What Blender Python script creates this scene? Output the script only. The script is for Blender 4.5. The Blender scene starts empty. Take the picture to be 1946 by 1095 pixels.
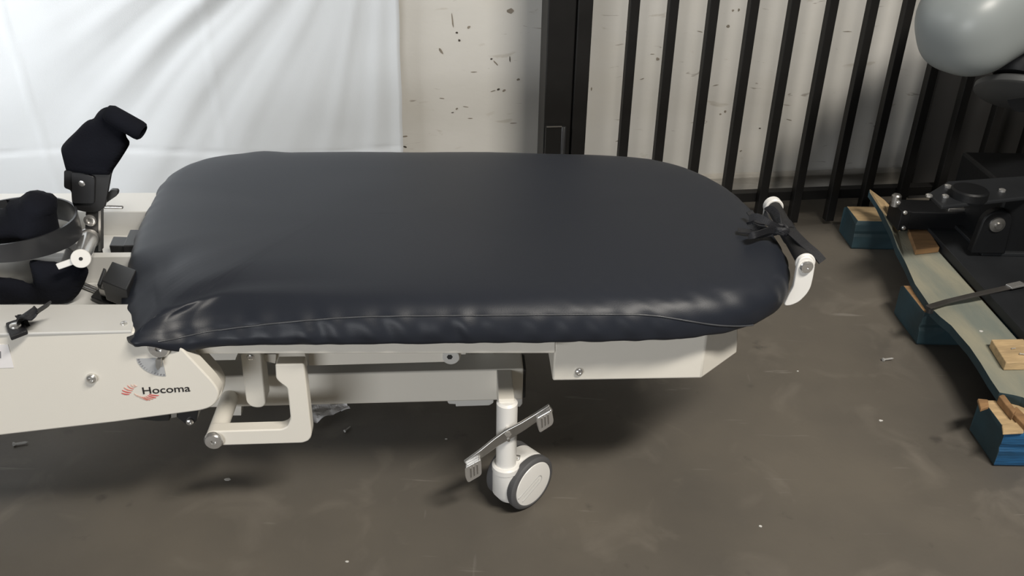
import bpy, bmesh, math, random
from mathutils import Vector, Matrix, noise
from mathutils.bvhtree import BVHTree

scene = bpy.context.scene
random.seed(7)
PI = math.pi

# ------------------------------------------------------------------ camera
CX, CY, FPX, CAMH = 973.0, 547.5, 1700.0, 1.17
NADIR = (915.5, 3575.7)                      # image point straight below the camera
_D = Vector((NADIR[0] - CX, NADIR[1] - CY, FPX)).normalized()
_F = (Vector((0, 0, 1)) - _D * _D.z).normalized()
_R = _D.cross(_F)
if _R.x < 0: _R = -_R
right = Vector((_R.x, _F.x, -_D.x)); down = Vector((_R.y, _F.y, -_D.y)); fwd = Vector((_R.z, _F.z, -_D.z))
camd = bpy.data.cameras.new('camera'); cam = bpy.data.objects.new('camera', camd)
scene.collection.objects.link(cam)
camd.sensor_fit = 'HORIZONTAL'; camd.sensor_width = 36.0; camd.lens = FPX / 1946.0 * 36.0
camd.clip_start = 0.05; camd.clip_end = 60
cam.matrix_world = Matrix(((right.x, -down.x, -fwd.x, 0), (right.y, -down.y, -fwd.y, 0),
                           (right.z, -down.z, -fwd.z, CAMH), (0, 0, 0, 1)))
scene.camera = cam
CAM = Vector((0, 0, CAMH))

# ------------------------------------------------------------------ world, lamps, exposure
vs = scene.view_settings
vs.view_transform = 'Standard'; vs.look = 'None'; vs.gamma = 1.0; vs.use_curve_mapping = False
vs.exposure = 0.0
w = bpy.data.worlds.new('world'); scene.world = w; w.use_nodes = True
w.node_tree.nodes['Background'].inputs['Color'].default_value = (0.93, 0.97, 1.0, 1)
w.node_tree.nodes['Background'].inputs['Strength'].default_value = 0.03

def area(name, loc, target, sx, sy, power, col, spread=180):
    ld = bpy.data.lights.new(name, 'AREA'); ld.shape = 'RECTANGLE'; ld.size = sx; ld.size_y = sy
    ld.energy = power; ld.color = col; ld.spread = math.radians(spread)
    o = bpy.data.objects.new(name, ld); scene.collection.objects.link(o)
    o.location = loc
    o.rotation_euler = (Vector(target) - Vector(loc)).to_track_quat('-Z', 'Y').to_euler()
    return o
area('ceiling_tube_lamp', (1.45, -0.28, 3.4), (0.35, 1.6, 0.2), 1.5, 0.35, 165, (1.0, 0.94, 0.85))
area('shutter_door_daylight', (-2.7, -4.0, 0.75), (-0.5, 2.0, 0.5), 3.2, 1.25, 142, (0.97, 0.985, 1.0))
area('side_doorway_daylight', (-1.95, 1.85, 1.35), (-1.35, 2.4, 0.75), 0.6, 0.8, 12.5, (0.98, 0.99, 1.0), 110)

# ------------------------------------------------------------------ pixel helpers
def ray(x, y):
    return right * (x - CX) + down * (y - CY) + fwd * FPX
def gz(x, y, z=0.0):
    r = ray(x, y); t = (z - CAMH) / r.z
    return CAM + r * t
BO = Vector((0, 1.17, 0)); BYAW = math.radians(3.5)
BED = Matrix.Translation(BO) @ Matrix.Rotation(BYAW, 4, 'Z'); BEDI = BED.inverted()
def onplane(x, y, P, yaw):
    r = ray(x, y); n = Vector((-math.sin(yaw), math.cos(yaw), 0))
    return CAM + r * (n.dot(Vector(P) - CAM) / n.dot(r))
def bp(x, y, yl):
    """pixel -> table-local (x, z) on the table's own lengthwise plane at depth yl"""
    p = BEDI @ onplane(x, y, BED @ Vector((0, yl, 0)), BYAW)
    return (p.x, p.z)
def bz(x, y, z):
    return BEDI @ gz(x, y, z)

# ------------------------------------------------------------------ materials
def mat(name, col, rough=0.5, metal=0.0, var=0.0, vscale=8.0, bump=0.0, bscale=60.0, spec=0.5, coat=0.0, dark=None, stretch=None, detail=4):
    m = bpy.data.materials.new(name); m.use_nodes = True
    nt = m.node_tree; b = nt.nodes['Principled BSDF']
    b.inputs['Roughness'].default_value = rough; b.inputs['Metallic'].default_value = metal
    b.inputs['Specular IOR Level'].default_value = spec; b.inputs['Coat Weight'].default_value = coat
    tc = nt.nodes.new('ShaderNodeTexCoord'); mp = nt.nodes.new('ShaderNodeMapping')
    nt.links.new(tc.outputs['Object'], mp.inputs['Vector'])
    if stretch: mp.inputs['Scale'].default_value = stretch
    n = nt.nodes.new('ShaderNodeTexNoise'); n.inputs['Scale'].default_value = vscale; n.inputs['Detail'].default_value = detail
    nt.links.new(mp.outputs['Vector'], n.inputs['Vector'])
    r = nt.nodes.new('ShaderNodeValToRGB')
    d = dark if dark else tuple(c * (1 - var) for c in col)
    r.color_ramp.elements[0].position = 0.3; r.color_ramp.elements[0].color = (*d, 1)
    r.color_ramp.elements[1].position = 0.65; r.color_ramp.elements[1].color = (*col, 1)
    nt.links.new(n.outputs['Fac'], r.inputs['Fac']); nt.links.new(r.outputs['Color'], b.inputs['Base Color'])
    if bump > 0:
        n2 = nt.nodes.new('ShaderNodeTexNoise'); n2.inputs['Scale'].default_value = bscale; n2.inputs['Detail'].default_value = 3
        nt.links.new(mp.outputs['Vector'], n2.inputs['Vector'])
        bu = nt.nodes.new('ShaderNodeBump'); bu.inputs['Strength'].default_value = bump; bu.inputs['Distance'].default_value = 0.004
        nt.links.new(n2.outputs['Fac'], bu.inputs['Height']); nt.links.new(bu.outputs['Normal'], b.inputs['Normal'])
    return m

def mixmask(nt, mask_out, c_in, col):
    mx = nt.nodes.new('ShaderNodeMix'); mx.data_type = 'RGBA'
    nt.links.new(mask_out, mx.inputs[0]); nt.links.new(c_in, mx.inputs[6]); mx.inputs[7].default_value = (*col, 1)
    return mx.outputs[2]
def noise_mask(nt, scale, lo, hi, stretch=(1, 1, 1), loc=(0, 0, 0), rot=(0, 0, 0), detail=3, strength=1.0, distort=0.0):
    tc = nt.nodes.new('ShaderNodeTexCoord'); mp = nt.nodes.new('ShaderNodeMapping')
    mp.inputs['Scale'].default_value = stretch; mp.inputs['Location'].default_value = loc; mp.inputs['Rotation'].default_value = rot
    nt.links.new(tc.outputs['Object'], mp.inputs['Vector'])
    n = nt.nodes.new('ShaderNodeTexNoise'); n.inputs['Scale'].default_value = scale; n.inputs['Detail'].default_value = detail
    n.inputs['Distortion'].default_value = distort
    nt.links.new(mp.outputs['Vector'], n.inputs['Vector'])
    r = nt.nodes.new('ShaderNodeMapRange'); r.inputs['From Min'].default_value = lo; r.inputs['From Max'].default_value = hi
    r.inputs['To Max'].default_value = strength
    nt.links.new(n.outputs['Fac'], r.inputs['Value'])
    return r.outputs['Result']

M = {}
M['white'] = mat('cream_powder_coat', (0.75, 0.72, 0.65), 0.42, var=0.03, vscale=3, bump=0.03, bscale=400)
M['lightgrey'] = mat('pale_grey_paint', (0.62, 0.615, 0.59), 0.4, var=0.04, vscale=4)
M['castw'] = mat('white_plastic', (0.8, 0.79, 0.76), 0.3, var=0.02)
M['tyre'] = mat('grey_rubber', (0.085, 0.085, 0.088), 0.6, var=0.15)
M['groove'] = mat('grey_groove', (0.42, 0.42, 0.41), 0.5)
M['chrome'] = mat('chrome', (0.74, 0.73, 0.71), 0.24, metal=0.82, var=0.05)
M['zinc'] = mat('zinc_plate', (0.5, 0.49, 0.47), 0.4, metal=0.3)
M['rim'] = mat('grey_rim', (0.06, 0.062, 0.062), 0.5)
M['steel'] = mat('brushed_steel', (0.5, 0.49, 0.47), 0.38, metal=1.0, var=0.1, vscale=30)
M['socket'] = mat('dark_socket', (0.02, 0.02, 0.02), 0.6)
M['blackmetal'] = mat('black_metal', (0.02, 0.02, 0.021), 0.38, var=0.2, vscale=12)
M['cuffmetal'] = mat('black_anodised_band', (0.03, 0.031, 0.034), 0.3, var=0.1)
M['fence'] = mat('black_fence_paint', (0.0085, 0.008, 0.0075), 0.5, var=0.3, vscale=14, bump=0.05, bscale=90, spec=0.3)
M['navy'] = mat('navy_black_cloth', (0.0065, 0.0075, 0.0125), 0.95, var=0.35, vscale=14, bump=0.25, bscale=240, spec=0.2)
M['webbing'] = mat('black_webbing', (0.012, 0.0125, 0.0155), 0.55, var=0.2, vscale=40, bump=0.3, bscale=500)
M['foam'] = mat('black_foam_grip', (0.013, 0.013, 0.014), 0.6, var=0.2, bump=0.1, bscale=300)
M['vinyl'] = mat('slate_vinyl', (0.0165, 0.0195, 0.0275), 0.45, var=0.1, vscale=2.2, bump=0.04, bscale=500, spec=0.32)
M['piping'] = mat('vinyl_piping', (0.06, 0.063, 0.07), 0.35)
M['paper'] = mat('paper_label', (0.82, 0.8, 0.8), 0.7)
M['inkgrey'] = mat('grey_ink', (0.2, 0.2, 0.21), 0.7)
M['ink'] = mat('black_ink', (0.012, 0.01, 0.01), 0.5)
M['red1'] = mat('red_ink', (0.56, 0.10, 0.09), 0.5)
M['red2'] = mat('faded_red_ink', (0.60, 0.24, 0.19), 0.5)
M['red3'] = mat('pale_red_ink', (0.62, 0.43, 0.36), 0.5)
M['decal'] = mat('grey_scale_decal', (0.42, 0.43, 0.44), 0.45)
M['rawwood'] = mat('raw_pine', (0.52, 0.37, 0.2), 0.75, var=0.35, vscale=5, bump=0.3, bscale=30, stretch=(3, 14, 14))
M['brownwood'] = mat('brown_bare_wood', (0.30, 0.17, 0.075), 0.8, var=0.4, vscale=6, bump=0.3, bscale=40, stretch=(2, 9, 9))
M['deck'] = mat('weathered_board', (0.29, 0.275, 0.205), 0.75, dark=(0.17, 0.19, 0.165), vscale=3.2, bump=0.25, bscale=30, stretch=(5, 1.2, 5))
M['blue'] = mat('blue_pallet_paint', (0.012, 0.095, 0.23), 0.55, dark=(0.008, 0.04, 0.08), vscale=5, bump=0.5, bscale=24, stretch=(1.2, 4, 9))
M['teal'] = mat('dark_blue_paint', (0.014, 0.042, 0.055), 0.65, dark=(0.012, 0.026, 0.03), vscale=9, bump=0.3, bscale=40)  # darker, duller blue for end faces, mid and far stringers and board edges
M['machine'] = mat('black_machine_paint', (0.0055, 0.006, 0.007), 0.5, var=0.25, vscale=10, bump=0.08, bscale=120, spec=0.3)
M['machplate'] = mat('charcoal_plate', (0.017, 0.0185, 0.021), 0.5, var=0.3, vscale=7, spec=0.35)
M['cover'] = mat('pale_grey_plastic', (0.24, 0.262, 0.262), 0.4, var=0.05, vscale=3)
M['panel'] = mat('charcoal_board', (0.024, 0.023, 0.022), 0.7, var=0.2, vscale=4)
M['flatbar'] = mat('dull_iron', (0.075, 0.07, 0.065), 0.5, metal=0.4, var=0.3, vscale=15)
M['chip'] = mat('bare_plaster_mark', (0.24, 0.21, 0.17), 0.9, var=0.3, vscale=60)
M['chipdark'] = mat('dark_scuff', (0.06, 0.05, 0.04), 0.9, var=0.3, vscale=60)
M['flake'] = mat('white_flake', (0.6, 0.59, 0.56), 0.7)

# cloth sheet (slightly translucent weave)
m = mat('white_cotton_sheet', (0.57, 0.60, 0.628), 0.85, var=0.03, vscale=4, bump=0.1, bscale=500, spec=0.2); M['sheet'] = m

# plastic film
m = bpy.data.materials.new('clear_plastic_film'); m.use_nodes = True
b = m.node_tree.nodes['Principled BSDF']
b.inputs['Base Color'].default_value = (0.85, 0.83, 0.83, 1); b.inputs['Roughness'].default_value = 0.3; b.inputs['Alpha'].default_value = 0.7
n = m.node_tree.nodes.new('ShaderNodeTexNoise'); n.inputs['Scale'].default_value = 60
bu = m.node_tree.nodes.new('ShaderNodeBump'); bu.inputs['Strength'].default_value = 0.3
m.node_tree.links.new(n.outputs['Fac'], bu.inputs['Height']); m.node_tree.links.new(bu.outputs['Normal'], b.inputs['Normal'])
M['film'] = m

# painted wall
m = mat('scuffed_cream_wall', (0.585, 0.572, 0.54), 0.8, dark=(0.53, 0.518, 0.482), vscale=2.4, bump=0.12, bscale=35, spec=0.3, stretch=(1, 1, 2.2)); M['wall'] = m
nt = m.node_tree; b = nt.nodes['Principled BSDF']; src = b.inputs['Base Color'].links[0].from_socket
o1 = mixmask(nt, noise_mask(nt, 9, 0.66, 0.72, (1, 1, 3.2), detail=5, strength=0.4, distort=0.6), src, (0.33, 0.29, 0.23))
o2 = mixmask(nt, noise_mask(nt, 26, 0.70, 0.75, (0.6, 1, 2.6), (3, 1, 5), detail=2, strength=0.55, distort=0.9), o1, (0.16, 0.13, 0.10))
o3 = mixmask(nt, noise_mask(nt, 3.1, 0.52, 0.75, (1, 1, 1), (7, 2, 1), detail=4, strength=0.25), o2, (0.55, 0.49, 0.38))
nt.links.new(o3, b.inputs['Base Color'])
M['curb'] = mat('stained_wall_foot', (0.47, 0.445, 0.40), 0.85, dark=(0.33, 0.31, 0.27), vscale=5, bump=0.3, bscale=30, stretch=(1, 1, 5))

# concrete floor
m = mat('worn_concrete', (0.128, 0.113, 0.092), 0.6, dark=(0.082, 0.074, 0.064), vscale=2.3, bump=0.07, bscale=90, spec=0.4, detail=8); M['floor'] = m
nt = m.node_tree; b = nt.nodes['Principled BSDF']; src = b.inputs['Base Color'].links[0].from_socket
o1 = mixmask(nt, noise_mask(nt, 7, 0.55, 0.8, (1, 1, 1), (4, 4, 0), detail=7, strength=0.7, distort=0.8), src, (0.185, 0.165, 0.138))
o2 = mixmask(nt, noise_mask(nt, 30, 0.68, 0.74, (0.16, 1.6, 1), (1, 8, 0), (0, 0, 0.35), detail=3, strength=0.3, distort=0.3), o1, (0.30, 0.28, 0.25))
o3 = mixmask(nt, noise_mask(nt, 24, 0.70, 0.76, (1.5, 0.2, 1), (9, 3, 0), (0, 0, 0.5), detail=3, strength=0.22), o2, (0.28, 0.26, 0.24))
o4 = mixmask(nt, noise_mask(nt, 14, 0.66, 0.78, (1, 1, 1), (2, 11, 0), detail=6, strength=0.7), o3, (0.045, 0.04, 0.036))
nt.links.new(o4, b.inputs['Base Color'])
mr = nt.nodes.new('ShaderNodeMapRange'); mr.inputs['To Min'].default_value = 0.42; mr.inputs['To Max'].default_value = 0.72
n = nt.nodes.new('ShaderNodeTexNoise'); n.inputs['Scale'].default_value = 5; n.inputs['Detail'].default_value = 6
tc = nt.nodes.new('ShaderNodeTexCoord'); nt.links.new(tc.outputs['Object'], n.inputs['Vector'])
nt.links.new(n.outputs['Fac'], mr.inputs['Value']); nt.links.new(mr.outputs['Result'], b.inputs['Roughness'])

# ------------------------------------------------------------------ object helpers
def link(o): scene.collection.objects.link(o); return o
def thing(name, label, cat, loc=(0, 0, 0), yaw=0.0, group=None):
    o = link(bpy.data.objects.new(name, None)); o.location = loc; o.rotation_euler = (0, 0, yaw)
    o.empty_display_size = 0.05
    o['label'] = label; o['category'] = cat
    if group: o['group'] = group
    o['_m'] = 0
    INV[o.name] = (Matrix.Translation(Vector(loc)) @ Matrix.Rotation(yaw, 4, 'Z')).inverted()
    del o['_m']
    return o
INV = {}
def mk(name, bm, material, parent=None, smooth=None, root=None, world=False, bevel=0.0, label=None):
    """bmesh -> one mesh object. world=True: verts are in world space, moved into the root's space."""
    if world and root is not None: bm.transform(INV[root.name])
    bmesh.ops.remove_doubles(bm, verts=bm.verts, dist=1e-6)
    bmesh.ops.recalc_face_normals(bm, faces=bm.faces)
    me = bpy.data.meshes.new(name); bm.to_mesh(me); bm.free()
    mats = material if isinstance(material, (list, tuple)) else [material]
    for k in mats: me.materials.append(M[k])
    o = link(bpy.data.objects.new(name, me))
    if parent is not None: o.parent = parent
    if smooth is not None:
        for p in me.polygons: p.use_smooth = True
        if smooth < 179:
            me.set_sharp_from_angle(angle=math.radians(smooth))
    if bevel > 0:
        bv = o.modifiers.new('bevel', 'BEVEL'); bv.width = bevel; bv.segments = 2; bv.limit_method = 'ANGLE'; bv.angle_limit = math.radians(35)
    if label: o['label'] = label
    return o
def solo(name, bm, material, label, cat, loc, yaw=0.0, smooth=None, bevel=0.0, group=None, kind=None):
    """a thing that is a single mesh; verts given in world space"""
    inv = (Matrix.Translation(Vector(loc)) @ Matrix.Rotation(yaw, 4, 'Z')).inverted()
    bm.transform(inv)
    o = mk(name, bm, material, smooth=smooth, bevel=bevel)
    o.location = loc; o.rotation_euler = (0, 0, yaw)
    if kind: o['kind'] = kind
    o['label'] = label; o['category'] = cat
    if group: o['group'] = group
    return o
def new(): return bmesh.new()
def box(bm, lo, hi, mtx=None):
    x0, y0, z0 = lo; x1, y1, z1 = hi
    v = [bm.verts.new(p) for p in ((x0, y0, z0), (x1, y0, z0), (x1, y1, z0), (x0, y1, z0), (x0, y0, z1), (x1, y0, z1), (x1, y1, z1), (x0, y1, z1))]
    if mtx is not None:
        for q in v: q.co = mtx @ q.co
    for f in ((0, 3, 2, 1), (4, 5, 6, 7), (0, 1, 5, 4), (1, 2, 6, 5), (2, 3, 7, 6), (3, 0, 4, 7)): bm.faces.new([v[i] for i in f])
    return bm
def loft(bm, rings, close=True, cap=True, ringclose=False):
    R = [[bm.verts.new(p) for p in r] for r in rings]
    n = len(R[0])
    pairs = list(zip(R[:-1], R[1:])) + ([(R[-1], R[0])] if ringclose else [])
    for a, b_ in pairs:
        for i in range(n if close else n - 1):
            j = (i + 1) % n
            try: bm.faces.new((a[i], a[j], b_[j], b_[i]))
            except ValueError: pass
    if cap and not ringclose:
        for r in (R[0], R[-1]):
            try: bm.faces.new(r)
            except ValueError: pass
    return R
def frame_of(d):
    d = Vector(d).normalized(); a = Vector((0, 0, 1)) if abs(d.z) < 0.95 else Vector((1, 0, 0))
    u = d.cross(a).normalized(); return u, d.cross(u).normalized()
def cyl(bm, p0, p1, r0, r1=None, n=24, chamfer=0.0):
    p0 = Vector(p0); p1 = Vector(p1); r1 = r0 if r1 is None else r1
    u, v = frame_of(p1 - p0); d = (p1 - p0).normalized()
    def ring(c, r): return [c + (u * math.cos(2 * PI * i / n) + v * math.sin(2 * PI * i / n)) * r for i in range(n)]
    if chamfer > 0:
        loft(bm, [ring(p0, r0 - chamfer), ring(p0 + d * chamfer, r0), ring(p1 - d * chamfer, r1), ring(p1, r1 - chamfer)])
    else: loft(bm, [ring(p0, r0), ring(p1, r1)])
    return bm
def lathe(bm, c, axis, prof, n=48, closed=False):
    """prof: list of (radius, offset along axis)"""
    c = Vector(c); d = Vector(axis).normalized(); u, v = frame_of(d)
    rings = [[c + d * h + (u * math.cos(2 * PI * i / n) + v * math.sin(2 * PI * i / n)) * max(r, 1e-5) for i in range(n)] for r, h in prof]
    loft(bm, rings, cap=not closed, ringclose=closed)
    return bm
def tube(bm, pts, r, n=10):
    pts = [Vector(p) for p in pts]; rings = []; u = None
    for i, p in enumerate(pts):
        d = (pts[min(i + 1, len(pts) - 1)] - pts[max(i - 1, 0)]).normalized()
        if u is None: u, v = frame_of(d)
        else: u = (u - d * u.dot(d)).normalized(); v = d.cross(u)
        rr = r[i] if isinstance(r, (list, tuple)) else r
        rings.append([p + (u * math.cos(2 * PI * k / n) + v * math.sin(2 * PI * k / n)) * rr for k in range(n)])
    loft(bm, rings); return bm
def ribbon(bm, pts, wdirs, width, thick):
    """flat strap swept along pts; wdirs = width direction (one or per point)"""
    pts = [Vector(p) for p in pts]; rings = []
    for i, p in enumerate(pts):
        d = (pts[min(i + 1, len(pts) - 1)] - pts[max(i - 1, 0)]).normalized()
        wd = Vector(wdirs[i] if isinstance(wdirs, list) else wdirs); wd = (wd - d * wd.dot(d)).normalized()
        nn = d.cross(wd); a = wd * width / 2; t = nn * thick / 2
        rings.append([p + a + t, p + a - t, p - a - t, p - a + t])
    loft(bm, rings); return bm
def spline(pts, n=8, closed=False):
    P = [Vector(p) for p in pts]; out = []; N = len(P)
    for i in range(N if closed else N - 1):
        if closed: p0, p1, p2, p3 = P[i - 1], P[i], P[(i + 1) % N], P[(i + 2) % N]
        else: p0, p1, p2, p3 = P[max(i - 1, 0)], P[i], P[i + 1], P[min(i + 2, N - 1)]
        for k in range(n):
            t = k / n
            out.append(0.5 * ((2 * p1) + (p2 - p0) * t + (2 * p0 - 5 * p1 + 4 * p2 - p3) * t * t + (3 * p1 - p0 - 3 * p2 + p3) * t ** 3))
    if not closed: out.append(P[-1])
    return out
def prism(bm, poly, y0, y1, axis='y'):
    """poly of 2-D points extruded: axis 'y' -> poly is (x, z); axis 'z' -> poly is (x, y)"""
    f = (lambda p, t: Vector((p[0], t, p[1]))) if axis == 'y' else (lambda p, t: Vector((p[0], p[1], t)))
    loft(bm, [[f(p, y0) for p in poly], [f(p, y1) for p in poly]]); return bm
def rounded(poly, rad, seg=5):
    out = []; N = len(poly)
    for i, p in enumerate(poly):
        r = rad[i] if isinstance(rad, (list, tuple)) else rad
        p = Vector(p[:2]); a = Vector(poly[i - 1][:2]) - p; b_ = Vector(poly[(i + 1) % N][:2]) - p
        r = min(r, a.length * 0.49, b_.length * 0.49)
        if r <= 1e-6: out.append(p); continue
        A = p + a.normalized() * r; B = p + b_.normalized() * r
        for k in range(seg + 1):
            t = k / seg; out.append(A * (1 - t) ** 2 + p * 2 * t * (1 - t) + B * t * t)
    return [(q.x, q.y) for q in out]
def inside(p, poly):
    c = False; n = len(poly); x, y = p
    for i in range(n):
        x1, y1 = poly[i]; x2, y2 = poly[i - 1]
        if (y1 > y) != (y2 > y) and x < (x2 - x1) * (y - y1) / (y2 - y1) + x1: c = not c
    return c
def nearest(p, poly):
    best = None; P = Vector(p)
    for i in range(len(poly)):
        a = Vector(poly[i - 1]); b_ = Vector(poly[i]); ab = b_ - a
        t = max(0, min(1, (P - a).dot(ab) / max(ab.length_squared, 1e-12))); q = a + ab * t; d = (P - q).length
        if best is None or d < best[0]: best = (d, q)
    return best
def inflate(bm, poly, place, thick, step, soft=0.02, lump=0.0, lscale=18.0, seed=0.0):
    """cushion-like solid over a 2-D outline: place(u, v, h) -> 3-D point, h along the outline's normal"""
    xs = [p[0] for p in poly]; ys = [p[1] for p in poly]; x0, y0 = min(xs), min(ys)
    nx = int((max(xs) - x0) / step) + 2; ny = int((max(ys) - y0) / step) + 2
    cells = [(i, j) for i in range(nx) for j in range(ny) if inside((x0 + (i + .5) * step, y0 + (j + .5) * step), poly)]
    cs = set(cells); vt = {}; 
    def vv(i, j, side):
        k = (i, j, side)
        if k in vt: return vt[k]
        edge = any((i + a, j + b_) not in cs for a in (-1, 0) for b_ in (-1, 0))
        p = (x0 + i * step, y0 + j * step); d, q = nearest(p, poly)
        if edge:
            k2 = (i, j, 0); 
            if k2 not in vt: vt[k2] = bm.verts.new(place(q.x, q.y, 0.0))
            vt[k] = vt[k2]; return vt[k]
        t = min(1.0, d / soft); h = thick * math.sqrt(max(0, 1 - (1 - t) ** 2))
        h += lump * noise.noise(Vector((p[0] * lscale, p[1] * lscale, seed + side * 3.1))) * t
        vt[k] = bm.verts.new(place(p[0], p[1], h * side)); return vt[k]
    for i, j in cells:
        for side in (1, -1):
            q = [vv(i, j, side), vv(i + 1, j, side), vv(i + 1, j + 1, side), vv(i, j + 1, side)]
            if side < 0: q.reverse()
            if len(set(q)) >= 3:
                try: bm.faces.new(list(dict.fromkeys(q)))
                except ValueError: pass
    return bm
def bolt(name, x, y, yl, r, parent, h=0.006, sock=True, space=None):
    """dome bolt on a lengthwise plane of the table, facing the camera side"""
    px, pz = bp(x, y, yl); bm = new()
    lathe(bm, (px, yl, pz), (0, -1, 0), [(0.0, 0), (r, 0), (r, h * .35), (r * .82, h * .8), (r * .45, h), (r * .42, h * .6), (0, h * .6)], 24)
    o = mk(name, bm, 'chrome', parent, smooth=40)
    return o

# ================================================================== the setting
WYAW = math.radians(8.0)
WP = gz(1490, 378, 0.0)                    # foot of the back wall
FP = gz(1550, 423, 0.012); FP.z = 0         # foot of the gate
def wallp(x, y, off=0.0):                  # pixel on the back wall, off = distance in front of it
    return onplane(x, y, WP + Vector((math.sin(WYAW), -math.cos(WYAW), 0)) * off, WYAW)
WM = Matrix.Translation(WP) @ Matrix.Rotation(WYAW, 4, 'Z'); WMI = WM.inverted()
FM = Matrix.Translation(FP) @ Matrix.Rotation(WYAW, 4, 'Z'); FMI = FM.inverted()

bm = new(); box(bm, (-6, -4, -0.12), (6, 6, 0))
fl = mk('floor', bm, 'floor'); fl['kind'] = 'structure'; fl['label'] = 'dark worn concrete warehouse floor'
bm = new(); box(bm, (-5, 0, 0), (5, 0.15, 3.2))
wb = mk('wall_back', bm, 'wall'); wb.matrix_world = WM; wb['kind'] = 'structure'; wb['label'] = 'scuffed cream painted wall behind the gate'
bm = new(); prism(bm, [(-0.012, 0.0), (0.0, 0.0), (0.0, 0.098), (-0.006, 0.094), (-0.012, 0.085)], -5, 5)
bm.transform(Matrix(((0, 1, 0, 0), (1, 0, 0, 0), (0, 0, 1, 0), (0, 0, 0, 1))))
tr = mk('trim_1', bm, 'curb'); tr.matrix_world = WM; tr['kind'] = 'structure'; tr['label'] = 'stained raised foot of the wall behind the gate'

# paint chips and scuffs on the wall
def chip(px, py, w_, h_, key, rot=0.0):
    c = WMI @ wallp(px, py); s = 2.3 / FPX
    bm = new(); n_ = 9; pts = []
    for i in range(n_):
        a = 2 * PI * i / n_; r = 0.75 + 0.45 * random.random()
        u, v = math.cos(a) * w_ / 2 * s * r, math.sin(a) * h_ / 2 * s * r
        pts.append((c.x + u * math.cos(rot) - v * math.sin(rot), c.z + u * math.sin(rot) + v * math.cos(rot)))
    prism(bm, pts, -0.0006, 0.0004)
    return mk('paint_chip', bm, key, wb)
for a in [(970, 21, 17, 12, 'chip'), (868, 62, 5, 5, 'chipdark', .5), (873, 77, 5, 6, 'chipdark', .8), (891, 52, 8, 6, 'chip', .7), (838, 97, 16, 5, 'chip', -1),
          (860, 40, 3, 30, 'chip', .1), (934, 112, 5, 4, 'chipdark', .3), (942, 120, 14, 3, 'chip', -.8), (969, 113, 2.5, 14, 'chipdark', .1), (985, 151, 9, 5, 'chip', .1),
          (947, 170, 7, 4, 'chipdark', .4), (958, 172, 9, 6, 'chip', .5), (937, 173, 12, 2, 'chip', .3), (868, 207, 6, 4, 'chip', .4), (860, 214, 8, 2, 'chipdark', .1), (893, 225, 11, 2, 'chip', 0),
          (885, 203, 14, 2, 'chip', -.2), (975, 234, 16, 2, 'chip', 0), (840, 187, 11, 2, 'chip', -.1), (900, 137, 13, 2, 'chip', 0), (770, 259, 12, 3, 'chip', .1), (770, 279, 9, 4, 'chipdark', -.4),
          (1393, 20, 5, 5, 'chip'), (1404, 19, 5, 6, 'chip'), (1384, 50, 9, 6, 'chip', -.3), (1250, 112, 8, 7, 'chip'), (1378, 212, 6, 7, 'chip', .5), (1369, 217, 5, 4, 'chip'),
          (1360, 162, 14, 2, 'chip', .2), (1444, 244, 6, 3, 'chipdark'), (1572, 15, 7, 14, 'chipdark', .3), (1124, 169, 3, 8, 'chip'), (1498, 62, 10, 2, 'chip', .1), (1173, 268, 8, 2, 'chip', .2),
          (1500, 228, 14, 2, 'chip', -.3), (1408, 287, 7, 4, 'chip', .5), (1240, 103, 9, 2, 'chip'), (1330, 60, 12, 2, 'chip', -.2), (1220, 150, 10, 2, 'chip', .3), (1610, 60, 20, 2, 'chip')]:
    chip(*a)

# charcoal board standing against the wall at the far right
p0 = WMI @ wallp(1733, 300, 0.0)
bm = new(); box(bm, (p0.x, -0.035, 0), (p0.x + 1.5, -0.013, 1.9))
bm.transform(WM)
solo('charcoal_board', bm, 'panel', 'tall charcoal board leaning flat on the wall behind the right end of the gate', 'board', WM @ Vector((p0.x, -0.03, 0)), WYAW)

# ================================================================== tilt table
T = thing('tilt_table', 'white medical tilt table with a dark grey padded top, leg cuffs and casters', 'treatment table', BO, BYAW)
def tmk(name, bm, material, parent=None, **k): return mk(name, bm, material, parent or T, **k)
def panel(name, px, yl, depth, key, rad=0.0, parent=None, bevel=0.002, **k):
    poly = [bp(x, y, yl) for x, y in px]
    if rad: poly = rounded(poly, rad)
    bm = new(); prism(bm, poly, yl, yl + depth)
    return tmk(name, bm, key, parent, bevel=bevel, smooth=30, **k)

# ---- mattress
OUT = [(-.564, 1.120), (-.550, 1.120), (-.525, 1.128), (-.49, 1.146), (-.43, 1.162), (-.22, 1.172), (.02, 1.185), (.20, 1.197), (.285, 1.208), (.367, 1.236), (.437, 1.287), (.480, 1.362), (.492, 1.455), (.482, 1.556), (.456, 1.682),
       (.405, 1.78), (.34, 1.842), (.25, 1.874), (.03, 1.886), (-.265, 1.877), (-.50, 1.862), (-.60, 1.843), (-.668, 1.808), (-.708, 1.745), (-.716, 1.67), (-.705, 1.60), (-.68, 1.446), (-.624, 1.237), (-.594, 1.162), (-.580, 1.134)]
loop = spline([(x, y, 0) for x, y in OUT], 40, closed=True)
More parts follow.
